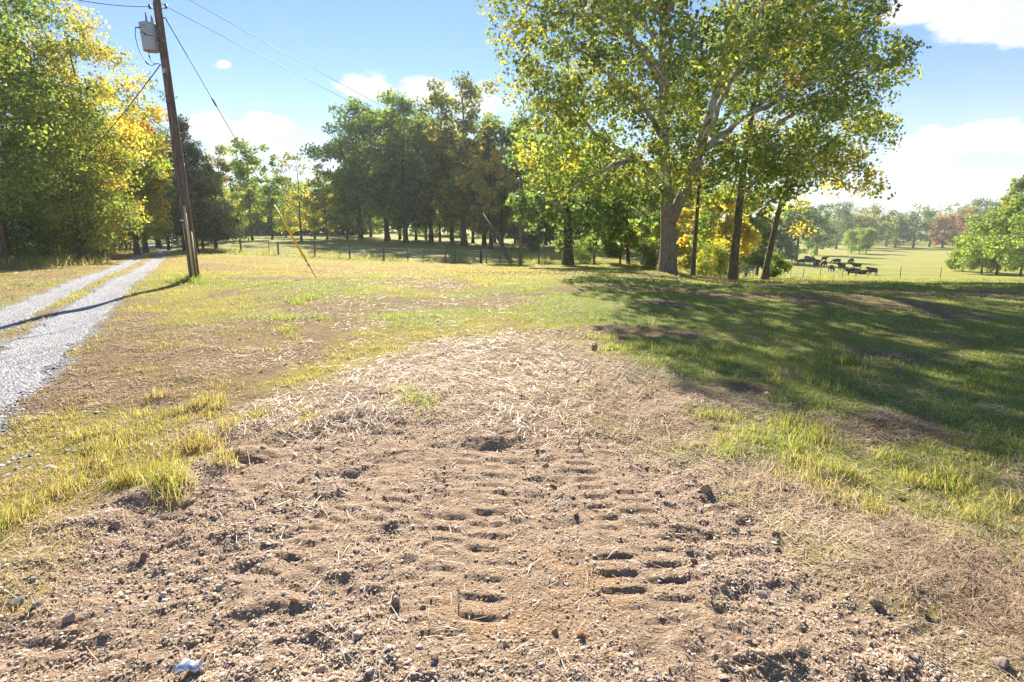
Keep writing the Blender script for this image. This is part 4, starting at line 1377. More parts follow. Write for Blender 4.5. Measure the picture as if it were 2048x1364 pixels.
def utility_pole():
    T = thing('utility_pole', 'tall leaning brown wooden utility pole beside the gravel driveway', 'pole', tuple(PB))
    top = PT + pax * 1.0
    n = 14
    pts = [tuple((PB - pax * .3).lerp(top, k / (n - 1)) - PB) for k in range(n)]
    poly_obj('shaft', [capped(pts, list(np.linspace(.158, .092, n)), 18)], M_POLE, T)
    fw = Vector((-.0, -1, 0))
    side = pax.cross(fw).normalized()            # to the left/right of the pole as seen from the field
    if side.x < 0:
        side = -side
    front = side.cross(pax).normalized()
    if front.y > 0:
        front = -front
    def strip(name, v0, v1, ox, w, t_, mat, r0, r1):
        a, b = on_pole(v0), on_pole(v1)
        a = a + front * r0 + side * ox; b = b + front * r1 + side * ox
        q = []
        for p in (a, b):
            for sx, sf in ((-1, 0), (1, 0), (1, 1), (-1, 1)):
                q.append(tuple(p + side * sx * w / 2 + front * (sf * t_ - .03) - PB))
        f = np.array([(0, 1, 2, 3), (7, 6, 5, 4), (0, 4, 5, 1), (1, 5, 6, 2), (2, 6, 7, 3), (3, 7, 4, 0)])
        obj(name, mesh_np(name, np.array(q), [f]), mat, T)
    strip('wire_moulding', 553, 412, .055, .050, .05, M_CREAM, .145, .135)
    strip('conduit_strip', 478, 447, -.075, .032, .05, M_CREAM, .105, .10)
    strip('wire_moulding', 556, 462, .128, .020, .05, M_CREAM, .075, .075)
    strip('marker_band', 442, 439.5, -.03, .20, .045, M_WHITE, .125, .125)
    strip('ground_wire', 555, 5, -.085, .012, .034, M_WIRE, .105, .062)
    # number tag with two digits
    c = on_pole(143) + front * .128
    R = np.array([[side.x, pax.x, front.x], [side.y, pax.y, front.y], [side.z, pax.z, front.z]])
    def tagbox(cx, cy, w, h, dpt, mat, name, par=None):
        v, f = box((0, 0, 0), (w, h, .006))
        v = (v + np.array([cx, cy, dpt])) @ R.T + np.array(c - PB)
        return obj(name, mesh_np(name, v, [f]), mat, par or T)
    tg = tagbox(0, 0, .095, .115, 0, M_WHITE, 'number_tag')
    def seg(name, boxes):
        parts = []
        for (cx, cy, w, h) in boxes:
            v, f = box((0, 0, 0), (w, h, .004))
            parts.append(((v + np.array([cx, cy, .005])) @ R.T + np.array(c - PB), f))
        V, F = join(parts)
        obj(name, mesh_np(name, V, [F]), M_INK, tg)
    seg('digit', [(-.022, 0, .014, .085)])
    seg('digit', [(.034, 0, .013, .085), (.020, .037, .028, .012), (.022, 0, .022, .012), (.020, -.037, .028, .012)])
    # bolts and the two wire clevises near the top
    for v, ox in ((60, .05), (74, -.03), (101, .02), (125, -.02), (83, .09)):
        a = on_pole(v) + side * ox
        poly_obj('bolt', [capped([tuple(a - PB), tuple(a + front * .15 - PB)], [.014, .014], 6)], M_GALV, T)
    for sg in (-1, 1):
        a = on_pole(13) + side * sg * .13
        ins = poly_obj('insulator_spool', [capped([tuple(a + side * sg * (.02 + .09) + pax * (k - .0) - PB) for k in (-.05, -.03, 0, .03, .05)], [.036, .044, .024, .044, .036], 10)], M_PORC, T)
        for q in (-.06, .06):
            poly_obj('clevis_arm', [capped([tuple(a - side * sg * .06 + pax * q - PB), tuple(a + side * sg * .13 + pax * q - PB)], [.010, .010], 6)], M_GALV, T)
    a = on_pole(36) + side * .10
    poly_obj('guy_bracket', [capped([tuple(a - PB), tuple(a + side * .09 - PB), tuple(a + side * .12 - pax * .06 - PB)], [.022, .02, .014], 8)], M_GALV, T)
    return side, front


SIDE, FRONT = utility_pole()


def transformer():
    """grey canister hung on the left of the pole"""
    c_top, c_bot = on_pole(50), on_pole(103)
    axis_u = pax
    base = c_bot - SIDE * .345 + FRONT * .04
    T = thing('pole_transformer', 'grey cylindrical transformer canister hung near the top of the utility pole', 'transformer', tuple(base))
    hgt = (c_top - c_bot).length * 1.02
    def at(k, dx=0, df=0):
        return tuple(axis_u * k + SIDE * dx + FRONT * df)
    r = .222
    poly_obj('tank', [tube([at(0), at(.012), at(.05), at(hgt * .5), at(hgt - .03), at(hgt - .02)], [r * .93, r * .95, r * .955, r * .985, r, r], 32)], M_TANK, T)
    poly_obj('bottom_plate', [tube([at(.03), at(.004), at(.0035)], [r * .94, r * .93, 1e-3], 32)], M_TANKB, T)
    poly_obj('lid', [tube([at(hgt - .04), at(hgt - .035), at(hgt), at(hgt + .012), at(hgt + .035), at(hgt + .036)], [r * 1.0, r * 1.05, r * 1.05, r * .98, r * .4, 1e-3], 32)], M_TANK, T)
    for dx, hh, rr in ((-.02, .26, .030), (.14, .17, .045)):
        n = 9
        prof = [(hgt + .01 + hh * k / n, rr * (1.25 if k % 2 else .8) * (1 - .35 * k / n)) for k in range(n + 1)]
        b = poly_obj('bushing', [capped([at(z, dx) for z, _ in prof], [q for _, q in prof], 12)], M_PORC if dx < 0 else M_TANK, T)
        poly_obj('terminal', [capped([at(hgt + .01 + hh, dx), at(hgt + .06 + hh, dx)], [.016, .016], 8)], M_WIRE, b)
    for dx, k in ((-.20, hgt - .12), (.02, hgt - .11), (-.11, hgt - .13)):
        df = math.sqrt(max(0, r * r - dx * dx)) - .01
        poly_obj('side_terminal', [capped([at(k, dx, df), at(k, dx - (.10 if dx < -.15 else 0), df + .05)], [.022, .018], 8)], M_PORC, T)
    for q in (.72, .28):
        poly_obj('hanger_bracket', [box(at(hgt * q, .26), (.12, .10, .06))], M_GALV, T, False)
    # strap lead across the tank front
    pts = [at(hgt * .62 + o, dx, math.sqrt(max(0.001, r * r - dx * dx)) + .012) for dx, o in ((-.20, 0), (-.12, .012), (-.04, .0), (.02, -.055), (.06, -.08), (.12, -.085), (.19, -.075))]
    poly_obj('bonding_lead', [tube(pts, [.008] * len(pts), 6)], M_WIRE, T)
    q = at(hgt * .62 - .065, .02, r + .012)
    poly_obj('lead_clamp', [box(q, (.04, .03, .04))], M_WIRE, T, False)
    # low voltage leads looping down to the service drop
    knot = on_pole(131) - SIDE * .10 + FRONT * .10 - base
    s0 = Vector(at(hgt - .12, -.29, .14))
    L1 = [tuple(s0), tuple(s0 - axis_u * .25 - SIDE * .05), tuple(s0 - axis_u * .62 + SIDE * .0), tuple(s0 - axis_u * .92 + SIDE * .12), tuple(s0 - axis_u * 1.08 + SIDE * .30), tuple(Vector(knot) + axis_u * .05 - SIDE * .1), tuple(knot)]
    L2 = [at(0, -.02, .1), at(-.14, -.03, .1), at(-.30, .0, .1), at(-.38, .10, .1), tuple(Vector(knot) + axis_u * .03 - SIDE * .06), tuple(knot)]
    for L in (L1, L2):
        P_ = np.array(L); t = np.linspace(0, 1, len(P_)); tn = np.linspace(0, 1, 26)
        s = np.stack([np.interp(tn, t, P_[:, k]) for k in range(3)], 1)
        for _ in range(4):
            s[1:-1] = (s[:-2] + 2 * s[1:-1] + s[2:]) / 4
        lead = poly_obj('service_lead', [tube(s, [.010] * 26, 6)], M_WIRE, T)
        k = 13 if L is L1 else 5
        poly_obj('splice_sleeve', [capped([tuple(s[k]), tuple(s[k + 1]), tuple(s[k + 2])], [.018, .022, .018], 8)], M_WIRE, lead)
    return Vector(knot) + base


KNOT = transformer()


def cable(name, label, a, b, sag, r, cat='cable', group=None, n=28, mat=None):
    pts = wire_pts(a, b, sag, n)
    o = Vector(a)
    V, F = tube([tuple(Vector(p) - o) for p in pts], [r] * len(pts), 6)
    return obj(name, mesh_np(name, V, [F], None, True), mat or M_WIRE, None, tuple(a), None, label, cat, group)


P2 = Vector(spot(1041, 46.0))
P2T = lift(1041.5, 352, 46.0)
spool_r = on_pole(13) + SIDE * .24
spool_l = on_pole(13) - SIDE * .24
top_l = PT + pax * .7
cable('power_line', 'lower thin wire from the pole top towards the distant thin pole', spool_r, P2T - Vector((0, 0, .3)), .25, .008, 'wire', 'wires between the poles')
cable('power_line', 'upper thin wire running out of the picture top towards the distant thin pole', lift(372, -4, 18.6), P2T + Vector((0, 0, .05)), .20, .008, 'wire', 'wires between the poles')
cable('power_line', 'wire leaving the pole top towards the left border of the picture', spool_l, lift(60, -22, 14.0), .10, .009, 'wire')
cable('service_cable', 'twisted black service cable dropping from the transformer into the left trees', KNOT, lift(75, 388, 30.0), .42, .016, 'cable')


def guy_wire():
    a = on_pole(36) + SIDE * .20 - pax * .05
    g = Vector(spot(632, 20.4))
    T = thing('guy_wire', 'steel guy wire with bright yellow guard running from the pole to the grass', 'guy wire', tuple(g))
    o = g
    q = lambda t: tuple(a.lerp(g, t) - o)
    def tv(v):
        lo, hi = 0.0, 1.0
        for _ in range(40):
            m = (lo + hi) / 2
            w = a.lerp(g, m) - Vector((0, 0, EYE))
            if CY - FPX * (w.y * SP + w.z * CP) / (w.y * CP - w.z * SP) > v:
                hi = m
            else:
                lo = m
        return lo
    t0, t1 = tv(410), tv(524)
    strand = poly_obj('strand', [tube([q(k / 12 * t1) for k in range(13)], [.010] * 13, 6)], M_WIRE, T)
    poly_obj('preformed_grip', [tube([q(0), q(.12)], [.017, .013], 8)], M_WIRE, T)
    poly_obj('strain_insulator', [capped([q(.255), q(.262), q(.285), q(.29)], [.012, .026, .026, .012], 10)], M_WIRE, T)
    poly_obj('guard', [capped([q(t0), q(t1)], [.034, .038], 12)], M_YELLOW, T)
    poly_obj('anchor_rod', [capped([q(t1 - .01), q(1.01)], [.014, .014], 8)], M_RUST, T)
    poly_obj('turnbuckle', [capped([q(t1 + .004), q(t1 + .014), q(t1 + .024)], [.02, .045, .02], 8)], M_GALV, T)


guy_wire()


def thin_pole():
    T = thing('utility_pole', 'thin bare grey pole standing in the fence line', 'pole', tuple(P2))
    top = P2T + Vector((0, 0, .1)) - P2
    poly_obj('shaft', [capped([(0, 0, -.3), tuple(top * .5), tuple(top)], [.15, .125, .095], 12)], M_POST, T)
    b = poly_obj('pole_band', [tube([tuple(top * .34), tuple(top * .345)], [.142, .142], 12)], M_GALV, T)
    poly_obj('insulator_spool', [capped([tuple(top * .955 + Vector((-.10, -.08, 0))), tuple(top * .955 + Vector((-.22, -.08, 0)))], [.04, .04], 8)], M_PORC, T)


thin_pole()
a = Vector(spot(1022, 50)); b = lift(966, 426, 56)
o_ = thing('leaning_dead_trunk', 'grey dead trunk leaning against the grove left of the thin pole', 'dead tree', tuple(a))
poly_obj('trunk', [capped([tuple(Vector((0, 0, -.2))), tuple((b - a) * .3 + Vector((0, 0, .08))), tuple((b - a) * .6 + Vector((.1, 0, 0))), tuple(b - a)], [.20, .17, .13, .06], 10)], M_BARK, o_)
poly_obj('branch_stub', [capped([tuple((b - a) * .55), tuple((b - a) * .62 + Vector((-.5, 0, .5)))], [.06, .03], 6)], M_BARK, o_)


def post_mesh(h, r, seed, sides=9):
    rs = np.random.default_rng(seed)
    lx, ly = rs.normal(0, .03, 2)
    return capped([(0, 0, -.25), (lx * .3, ly * .3, h * .4), (lx, ly, h - .03), (lx, ly, h)], [r * 1.05, r, r * .93, r * .8], sides)


def fence(name, label, posts, wires, h=1.15, rads=None, mats=None, cat='fence', wr=.006):
    pts = [Vector(spot(u, d)) for u, d in posts]
    T = thing(name, label, cat, tuple(pts[0]))
    for k, p in enumerate(pts):
        r = (rads[k] if rads else .065)
        V, F = post_mesh(h * (.93 + .14 * rng.random()), r, 40 + k)
        o = obj('post', mesh_np('post', V, [F], None, True), mats[k] if mats else M_POST, T, tuple(p - pts[0]))
    for wz in wires:
        q = []
        for k in range(len(pts) - 1):
            for s in range(4):
                t = s / 4
                m = pts[k].lerp(pts[k + 1], t) + Vector((0, -.07, wz - .05 * math.sin(math.pi * t) * (.4 + .6 * rng.random())))
                q.append(tuple(m - pts[0]))
        q.append(tuple(pts[-1] + Vector((0, -.07, wz)) - pts[0]))
        V, F = tube(q, [wr] * len(q), 4)
        obj('wire', mesh_np('wire', V, [F], None, True), M_FWIRE, T)
    return T


W5 = (.25, .45, .65, .86, 1.08)
fp = [(407, 53), (483, 51), (539, 50.5), (557, 50), (630, 49.5), (681, 49.5), (700, 49.3), (768, 49), (816, 49), (846, 49), (891, 48.6), (911, 48.5), (962, 48), (973, 48), (1001, 47.6), (1021, 47.5)]
fr = [.12, .085, .03, .07, .075, .03, .07, .085, .06, .03, .075, .03, .11, .04, .03, .085]
fence('wire_fence', 'long wire fence with wooden posts crossing the field left of the thin pole', fp, W5, 1.18, fr, [M_DPOST if r > .1 else (M_POST if r > .05 else M_RUST) for r in fr])
fp2 = [(1078, 46.6), (1090, 46.6), (1188, 47), (1240, 48.5), (1285, 50), (1352, 53), (1402, 56)]
fr2 = [.08, .03, .10, .085, .03, .075, .14]
fence('wire_fence', 'wire fence passing behind the big sycamore up to the metal gate', fp2, W5, 1.2, fr2, [M_POST, M_RUST, M_POST, M_DPOST, M_RUST, M_POST, M_DPOST])
fp3 = [(1561, 61), (1581, 61.5), (1606, 62), (1640, 62.5), (1684, 61), (1735, 58), (1800, 56), (1880, 55)]
fence('wire_fence', 'low steel post fence along the sunny edge of the cattle pasture', fp3, (.4, .75, 1.05), 1.15, [.055, .025, .03, .03, .035, .03, .03, .03], [M_RUST] * 8, wr=.005)


def metal_gate(u0, u1, d, label, mat, h=1.25, bars=5):
    a, b = Vector(spot(u0, d)), Vector(spot(u1, d + .6))
    T = thing('metal_gate', label, 'gate', tuple(a))
    w = b - a
    for k in range(bars):
        z = .22 + (h - .22) * k / (bars - 1)
        poly_obj('rail', [capped([(0, 0, z), (w.x, w.y, w.z + z)], [.03, .03], 8)], mat, T)
    for t in (0, 1):
        p = w * t
        poly_obj('stile', [capped([(p.x, p.y, p.z + .18), (p.x, p.y, p.z + h + .03)], [.034, .034], 8)], mat, T)
    for t0, t1 in ((.30, .52), (.62, .84)):
        p, q = w * t0, w * t1
        poly_obj('brace', [capped([(p.x, p.y - .03, p.z + h), (q.x, q.y - .03, q.z + .02)], [.028, .028], 8)], mat, T)
    for t in (-.04, 1.05):
        p = w * t
        V, F = post_mesh(1.45, .13, 5)
        obj('gate_post', mesh_np('gate_post', V, [F], None, True), M_DPOST, T, (p.x, p.y, p.z))


metal_gate(1440, 1510, 57, 'grey tubular gate between the straight trunk and the ivy-clad trunk', M_GALV)


def drive_gate():
    # right hand post group with an open gate seen edge on
    a = Vector(spot(338, 50.5))
    T = thing('farm_gate', 'open driveway gate swung back behind its dark post left of the utility pole', 'gate', tuple(a))
    V, F = post_mesh(1.75, .13, 3)
    obj('gate_post', mesh_np('gate_post', V, [F], None, True), M_DPOST, T)
    b = Vector(spot(360, 57)) - a
    for k in range(5):
        z = .25 + .27 * k
        poly_obj('rail', [capped([(0.25, .1, z), (b.x, b.y, b.z + z)], [.028, .028], 6)], M_GALV, T)
    for t in (.08, .4, .7, 1):
        poly_obj('stile', [capped([(.2 + (b.x - .2) * t, b.y * t + .1, b.z * t + .2), (.2 + (b.x - .2) * t, b.y * t + .1, b.z * t + 1.4)], [.032, .032], 6)], M_GALV, T)
    c = Vector(spot(369, 51)) - a
    V, F = post_mesh(2.3, .16, 9)
    obj('brace_post', mesh_np('brace_post', V, [F], None, True), M_DPOST, T, tuple(c))
    poly_obj('brace_rail', [capped([(0, -.05, .85), (c.x, c.y - .05, c.z + .40)], [.05, .05], 8)], M_DPOST, T)
    # left hand post with a dark box on top
    p = Vector(spot(241, 49))
    T2 = thing('gate_post', 'pale wooden gate post left of the driveway', 'post', tuple(p))
    V, F = post_mesh(1.6, .14, 12)
    obj('shaft', mesh_np('shaft', V, [F], None, True), M_POST, T2)
    V, F = post_mesh(1.2, .09, 13)
    obj('side_post', mesh_np('side_post', V, [F], None, True), M_DPOST, T2, (.35, .3, 0))
    V, F = box((-.12, 0, 1.72), (.42, .34, .24))
    obj('box', mesh_np('box', V, [F]), M_DPOST, T2)
    g = Vector(spot(309, 92)); h_ = Vector(spot(325, 93)) - g
    T3 = thing('farm_gate', 'small pale board gate far down the shaded driveway', 'gate', tuple(g))
    for k in range(4):
        V, F = join([box((h_.x / 2, h_.y / 2, .35 + .33 * k), (h_.length, .05, .14))])
        obj('board', mesh_np('board', V, [F]), M_POST, T3)
    for t in (0, 1):
        V, F = post_mesh(1.6, .10, 14)
        obj('post', mesh_np('post', V, [F], None, True), M_POST, T3, (h_.x * t, h_.y * t + .08, h_.z * t))


drive_gate()


# ------------------------------------------------------------------ cattle
def cow_mesh(kind):
    v, r, e = [], [], []
    def add(p, rad, parent=None):
        v.append(p); r.append(rad)
        if parent is not None:
            e.append((parent, len(v) - 1))
        return len(v) - 1
    lying = kind == 'lying'
    dz = -.62 if lying else 0
    hip = add((0, -.58, 1.02 + dz), (.35, .38))
    mid = add((0, -.05, .92 + dz), (.45, .49), hip)
    chest = add((0, .50, .97 + dz), (.38, .45), mid)
    if kind == 'grazing':
        nk = add((0, .95, .88), (.15, .19), chest); pl = add((0, 1.22, .55), (.12, .13), nk); mz = add((0, 1.36, .20), (.075, .085), pl)
    else:
        nk = add((0, .95, 1.24 + dz), (.18, .24), chest); pl = add((0, 1.22, 1.44 + dz), (.15, .16), nk); mz = add((0, 1.56, 1.22 + dz), (.09, .10), pl)
    for s in (-1, 1):
        p = v[pl]
        add((p[0] + s * .24, p[1] - .06, p[2] + .04), (.035, .05), pl)
        if lying:
            a = add((s * .26, .48, .22), (.12, .12), chest); b = add((s * .30, .80, .12), (.07, .07), a); add((s * .26, .50, .07), (.05, .05), b)
            a = add((s * .30, -.45, .28), (.16, .16), hip); b = add((s * .42, -.10, .14), (.08, .08), a); add((s * .40, -.50, .07), (.05, .05), b)
        else:
            a = add((s * .19, .50, .66), (.13, .16), chest); b = add((s * .19, .52, .38), (.08, .085), a); c = add((s * .17, .50, .12), (.048, .048), b); add((s * .17, .55, .02), (.055, .06), c)
            a = add((s * .20, -.52, .66), (.16, .20), hip); b = add((s * .20, -.72, .42), (.08, .09), a); c = add((s * .18, -.66, .12), (.048, .048), b); add((s * .18, -.61, .02), (.055, .06), c)
    t = add((0, -.86, 1.16 + dz), (.05, .05), hip); t2 = add((0, -.93, .75 + dz * .6), (.028, .028), t); add((0, -.92, .42 if not lying else .1), (.04, .04), t2)
    me = bpy.data.meshes.new('cow_skeleton')
    me.from_pydata(v, e, [])
    o = bpy.data.objects.new('cow_skeleton', me)
    COL.objects.link(o)
    o.modifiers.new('skin', 'SKIN')
    for k, q in enumerate(me.skin_vertices[0].data):
        q.radius = r[k]; q.use_root = k == 0
    s = o.modifiers.new('sub', 'SUBSURF'); s.levels = 1; s.render_levels = 1
    bpy.context.view_layer.update()
    dg = bpy.context.evaluated_depsgraph_get()
    out = bpy.data.meshes.new_from_object(o.evaluated_get(dg))
    bpy.data.objects.remove(o)
    out.name = 'cow'
    out.materials.clear(); out.materials.append(M_COW)
    for p in out.polygons:
        p.use_smooth = True
    return out


COWS = {k: cow_mesh(k) for k in ('standing', 'grazing', 'lying')}
# photo column, distance, heading in degrees (0 = away from the camera, 90 = facing left), pose, size, label
herd = [(1703, 97, 74, 'standing', 1.0, 'nearest black cow at the front of the herd, standing side-on'),
        (1745, 101, 96, 'standing', .98, 'black cow standing alone at the right end of the herd'),
        (1722, 103, 250, 'lying', 1.05, 'black cow lying down behind the nearest one'),
        (1712, 112, 100, 'lying', .95, 'black cow resting between the nearest and the far right cows'),
        (1713, 120, 66, 'standing', 1.02, 'black cow standing head left behind the resting ones'),
        (1694, 112, 150, 'grazing', .72, 'small black calf grazing left of the resting cows'),
        (1683, 116, 112, 'standing', 1.1, 'black cow facing left with raised head in mid herd'),
        (1662, 111, 170, 'grazing', 1.05, 'black cow grazing towards the camera in the open middle'),
        (1702, 150, 120, 'grazing', 1.15, 'black cow grazing in full sun behind the herd'),
        (1673, 148, 40, 'grazing', 1.15, 'black cow grazing in the sun left of the other sunlit one'),
        (1648, 132, 125, 'grazing', 1.15, 'black cow grazing near the left group'),
        (1648, 168, 200, 'standing', 1.1, 'black cow at the back of the left group'),
        (1632, 126, 5, 'standing', 1.1, 'black cow seen from behind in the left group'),
        (1635, 160, 95, 'lying', 1.15, 'black cow lying in the shade at the back of the left group'),
        (1626, 158, 350, 'standing', 1.15, 'black cow seen from behind at the shade edge'),
        (1615, 146, 235, 'standing', 1.12, 'black cow facing right beside the leftmost one'),
        (1602, 146, 110, 'grazing', 1.12, 'leftmost black cow of the herd under the dark tree'),
        (1614, 172, 280, 'grazing', 1.2, 'black cow at the very back under the dark tree')]
for u, d, hd, pose, s, txt in herd:
    x, y, z = spot(u, d)
    o = obj('cow', COWS[pose], None, None, (x, y, z - .01), None, txt, 'cow', 'black cattle in the pasture')
    o.rotation_euler = (0, 0, math.radians(hd)); o.scale = (s, s, s)


# ------------------------------------------------------------------ stones and small things
def stone_mesh(seed, flat=.7, sub=2):
    import bmesh
    bm = bmesh.new()
    bmesh.ops.create_icosphere(bm, subdivisions=sub, radius=1)
    rs = np.random.default_rng(seed)
    pl = rs.normal(0, 1, (15, 3)); pl /= np.linalg.norm(pl, axis=1)[:, None]
    off = rs.uniform(.42, .85, 15)
    for v in bm.verts:
        p = np.array(v.co)
        for n, d in zip(pl, off):
            k = p @ n
            if k > d:
                p = p - n * (k - d) * .9
        p *= 1 + rs.normal(0, .03)
        v.co = (p[0], p[1] * .8, p[2] * flat)
    me = bpy.data.meshes.new('stone')
    bm.to_mesh(me); bm.free()
    return me


def gpt(u, v):
    """ground point seen at photo position (u, v), flat near field"""
    a, b = (u - CX) / FPX, (CY - v) / FPX
    dy, dz = CP + SP * b, -SP + CP * b
    t = EYE / -dz
    for _ in range(4):
        t = (EYE - Zs(a * t, dy * t)) / -dz
    return a * t, dy * t


stones = [(1410, 982, .055, (.36, .26, .17), 'largest tan clod right of the tread marks'), (1388, 962, .032, (.30, .20, .13), 'brown clod touching the largest tan one'), (1403, 994, .022, (.34, .24, .16), 'little clod in front of the largest tan one'),
          (525, 898, .042, (.38, .30, .23), 'grey tan rock on the left near the long grass'), (362, 982, .036, (.40, .33, .27), 'pale rock below the long grass on the left'), (1447, 1178, .030, (.40, .31, .22), 'upright pale stone on the right of the graded soil'),
          (1522, 1192, .038, (.52, .40, .28), 'pale slab of stone on the lower right'), (1090, 934, .034, (.40, .29, .18), 'tan clod above the tread marks'), (1108, 978, .040, (.24, .16, .10), 'dark clod at the top of the centre ridge'),
          (1046, 934, .026, (.28, .19, .12), 'brown clod left of the tan one above the tread marks'), (928, 940, .022, (.26, .18, .11), 'small round brown clod left above the tread marks'), (627, 1185, .030, (.42, .37, .33), 'grey pointed stone in the lower left soil'),
          (590, 1203, .030, (.48, .29, .12), 'orange clay lump beside the grey pointed stone'), (232, 1055, .036, (.34, .24, .21), 'reddish pointed stone low on the left'), (305, 1046, .034, (.52, .40, .28), 'pale flat stone right of the reddish one'),
          (262, 1142, .034, (.34, .25, .17), 'tan clod on the left windrow'), (244, 1162, .030, (.38, .28, .18), 'lighter clod just below the tan windrow clod'), (40, 1205, .045, (.30, .27, .27), 'grey stone at the left border in the soil bank'),
          (78, 1212, .040, (.38, .32, .29), 'pale grey stone beside the one at the left border'), (290, 1116, .036, (.24, .16, .11), 'dark clod above the tan windrow clods'), (140, 1238, .036, (.36, .27, .20), 'brown rock in the lower left corner area'),
          (1748, 1206, .036, (.36, .26, .16), 'tan clod on the right by the straw'), (1838, 1222, .040, (.36, .25, .15), 'round tan clod at the right straw edge'), (1552, 1070, .030, (.30, .21, .13), 'brown clod right of the right tread mark'),
          (1556, 1100, .026, (.28, .19, .12), 'smaller brown clod in front of the one right of the tread mark'), (1378, 1105, .028, (.34, .25, .17), 'clod close to the right tread mark'), (1388, 1123, .026, (.30, .21, .14), 'second clod close to the right tread mark, nearer'),
          (1122, 992, .026, (.40, .31, .22), 'tan stone beside the dark centre clod'), (1146, 994, .020, (.48, .46, .43), 'small grey white pebble in the centre'), (1152, 1030, .026, (.22, .15, .10), 'dark crumbly clod in the centre ridge'),
          (715, 1270, .024, (.62, .62, .64), 'white quartz pebble at the lower centre left'), (716, 1278, .018, (.66, .66, .68), 'smaller white pebble touching the quartz one'), (870, 1315, .026, (.44, .32, .22), 'flat tan chip near the bottom edge'),
          (1012, 1288, .020, (.52, .40, .26), 'golden stone at the bottom centre'), (640, 1345, .030, (.50, .44, .32), 'yellowish stone at the bottom edge'), (1160, 1270, .028, (.46, .25, .09), 'orange clay lump in the bottom centre'),
          (1110, 1265, .022, (.44, .24, .09), 'orange clay lump left of the bigger one'), (2000, 1330, .045, (.34, .26, .22), 'brown rock in the lower right corner'), (845, 1215, .024, (.34, .24, .16), 'brown clod left of the cracked clay'),
          (790, 1210, .034, (.26, .17, .11), 'dark clod heap left of the cracked clay'), (1700, 1085, .022, (.36, .26, .18), 'small clod at the edge of the right straw')]
for k, (u, v, r, c, txt) in enumerate(stones):
    x, y = gpt(u, v)
    me = stone_mesh(500 + k, .62 + .2 * rng.random())
    cc = np.tile(np.array([[*c, 1]], np.float32), (len(me.vertices), 1))
    a = me.color_attributes.new('tint', 'FLOAT_COLOR', 'POINT'); a.data.foreach_set('color', cc.ravel())
    o = obj('clod' if ('clod' in txt or 'lump' in txt) else 'stone', me, M_STONE, None, (x, y, Zs(x, y) + r * .22), None, txt, 'clod' if ('clod' in txt or 'lump' in txt) else 'stone', 'stones and clods on the graded soil')
    o.scale = (r, r, r); o.rotation_euler = (rng.normal(0, .3), rng.normal(0, .3), rng.random() * 6.28)


def crushed_can():
    x, y = gpt(380, 1341)
    T = thing('crushed_can', 'crushed silver and blue drink can lying on the soil', 'can', (x, y, Zs(x, y) + .02), math.radians(20))
    n, s = 12, 18
    V = []
    for i in range(n):
        t = i / (n - 1)
        for j in range(s):
            a = j / s * 2 * math.pi
            r = .030 * (1 - .35 * math.exp(-((t - .55) / .16) ** 2) + .10 * math.sin(5 * a + 9 * t) * math.sin(math.pi * t) + random.uniform(-.04, .04) * (0 < i < n - 1))
            V.append(((t - .5) * .085 + .006 * math.sin(2 * a), r * math.cos(a), r * .62 * math.sin(a) + .012 * math.sin(t * 6)))
    i = np.arange(n * s).reshape(n, s); j = np.roll(i, -1, 1)
    F = np.stack([i[:-1].ravel(), j[:-1].ravel(), j[1:].ravel(), i[1:].ravel()], 1)
    V = np.array(V)
    obj('can_wall', mesh_np('can_wall', V, [F]), M_CAN, T)
    def disc(name, idx, dx, mat, k=.96, par=T):
        ring = V[idx * s:(idx + 1) * s]
        c = ring.mean(0); ring = c + (ring - c) * k + np.array([dx, 0, 0])
        vv = np.vstack([ring, c + np.array([dx * 1.6, 0, 0])])
        f = np.array([(q, (q + 1) % s, s) for q in range(s)])
        return obj(name, mesh_np(name, vv, [f]), mat, par)
    e = disc('can_end', 0, -.002, M_CANB)
    disc('opening', 0, -.0052, M_INK, .32, e)
    disc('can_base', n - 1, .002, M_CAN)


crushed_can()

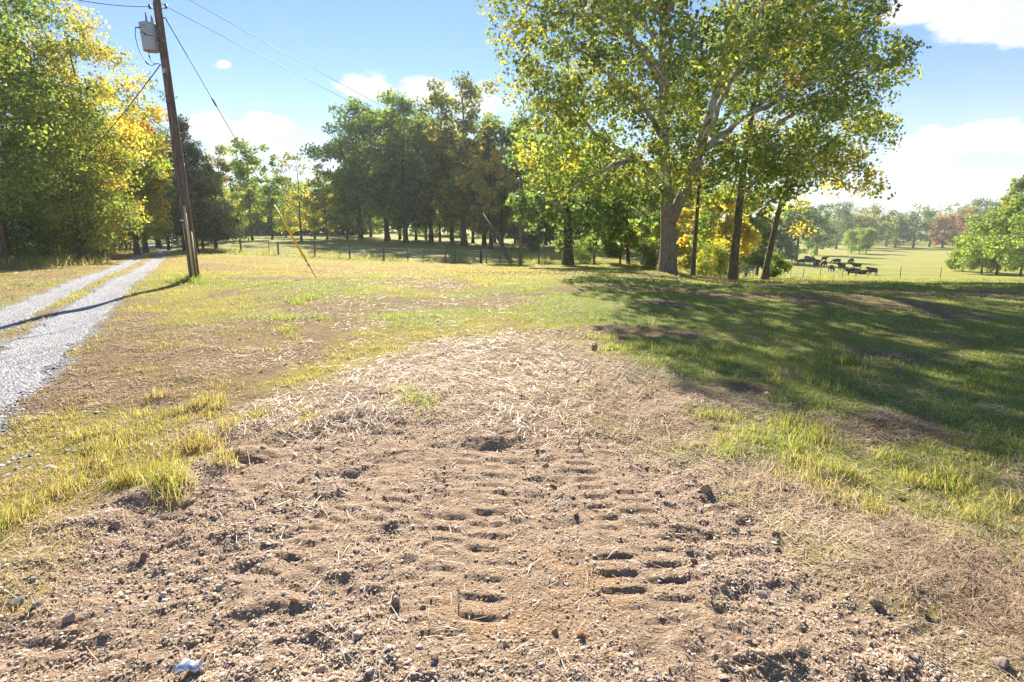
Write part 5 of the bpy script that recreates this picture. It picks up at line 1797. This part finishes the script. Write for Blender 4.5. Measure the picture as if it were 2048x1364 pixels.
# a little stump and a dead twig in the cut grass
sx, sy = gpt(1188, 702)
st = thing('stump', 'short brown sawn stump standing in the cut grass', 'stump', (sx, sy, Zs(sx, sy)))
poly_obj('stump_wood', [capped([(0, 0, -.05), (.005, 0, .05), (.01, 0, .095)], [.046, .040, .036], 12)], mat_wood('stump_brown', (.24, .12, .06), (.46, .27, .15)), st)
poly_obj('splinter', [capped([(.025, 0, .08), (.03, .01, .125)], [.014, .004], 5)], M_DPOST, st)
sx, sy = gpt(1156, 893)
tw = thing('twig', 'dead forked twig standing upright at the straw edge', 'twig', (sx, sy, Zs(sx, sy)))
poly_obj('stem', [capped([(0, 0, -.02), (.01, 0, .05), (0, .01, .11)], [.006, .005, .003], 6)], M_DPOST, tw)
poly_obj('fork', [capped([(.008, 0, .05), (.05, .0, .09), (.085, .01, .12)], [.004, .003, .002], 5)], M_DPOST, tw)
for k, (u0, v0, u1, v1, txt) in enumerate([(1500, 1305, 1605, 1362, 'long pale stick on the soil at the lower right'), (397, 992, 478, 990, 'thin pale stick on the soil below the long grass'), (866, 940, 893, 980, 'pale straw stick left above the tread marks'),
                                          (1328, 1030, 1356, 1072, 'pale stick right of the right tread mark'), (916, 1170, 917, 1222, 'pale stick upright in the picture left of the cracked clay')]):
    a, b = gpt(u0, v0), gpt(u1, v1)
    A = Vector((a[0], a[1], Zs(*a) + .012)); B = Vector((b[0], b[1], Zs(*b) + .016))
    pts = [tuple(A.lerp(B, t) - A + Vector((0, 0, .006 * math.sin(t * 7)))) for t in np.linspace(0, 1, 7)]
    V, F = capped(pts, list(np.linspace(.0045, .0028, 7)), 6)
    obj('stick', mesh_np('stick', V, [F], None, True), M_POST, None, tuple(A), None, txt, 'stick', 'sticks on the soil')


# ------------------------------------------------------------------ air
def build_haze():
    m, t = new_mat('pale_air')
    v = t.n('ShaderNodeVolumePrincipled')
    v.inputs['Color'].default_value = (.90, .95, 1.0, 1)
    v.inputs['Density'].default_value = HAZE
    v.inputs['Anisotropy'].default_value = .35
    out = t.n('ShaderNodeOutputMaterial')
    t.put(out.inputs['Volume'], v.outputs[0])
    V, F = box((0, 320, 10), (2600, 700, 46))
    obj('haze', mesh_np('haze', V, [F]), m, kind='stuff', label='thin pale haze in the air over the fields', cat='haze')


HAZE = .00028
build_haze()
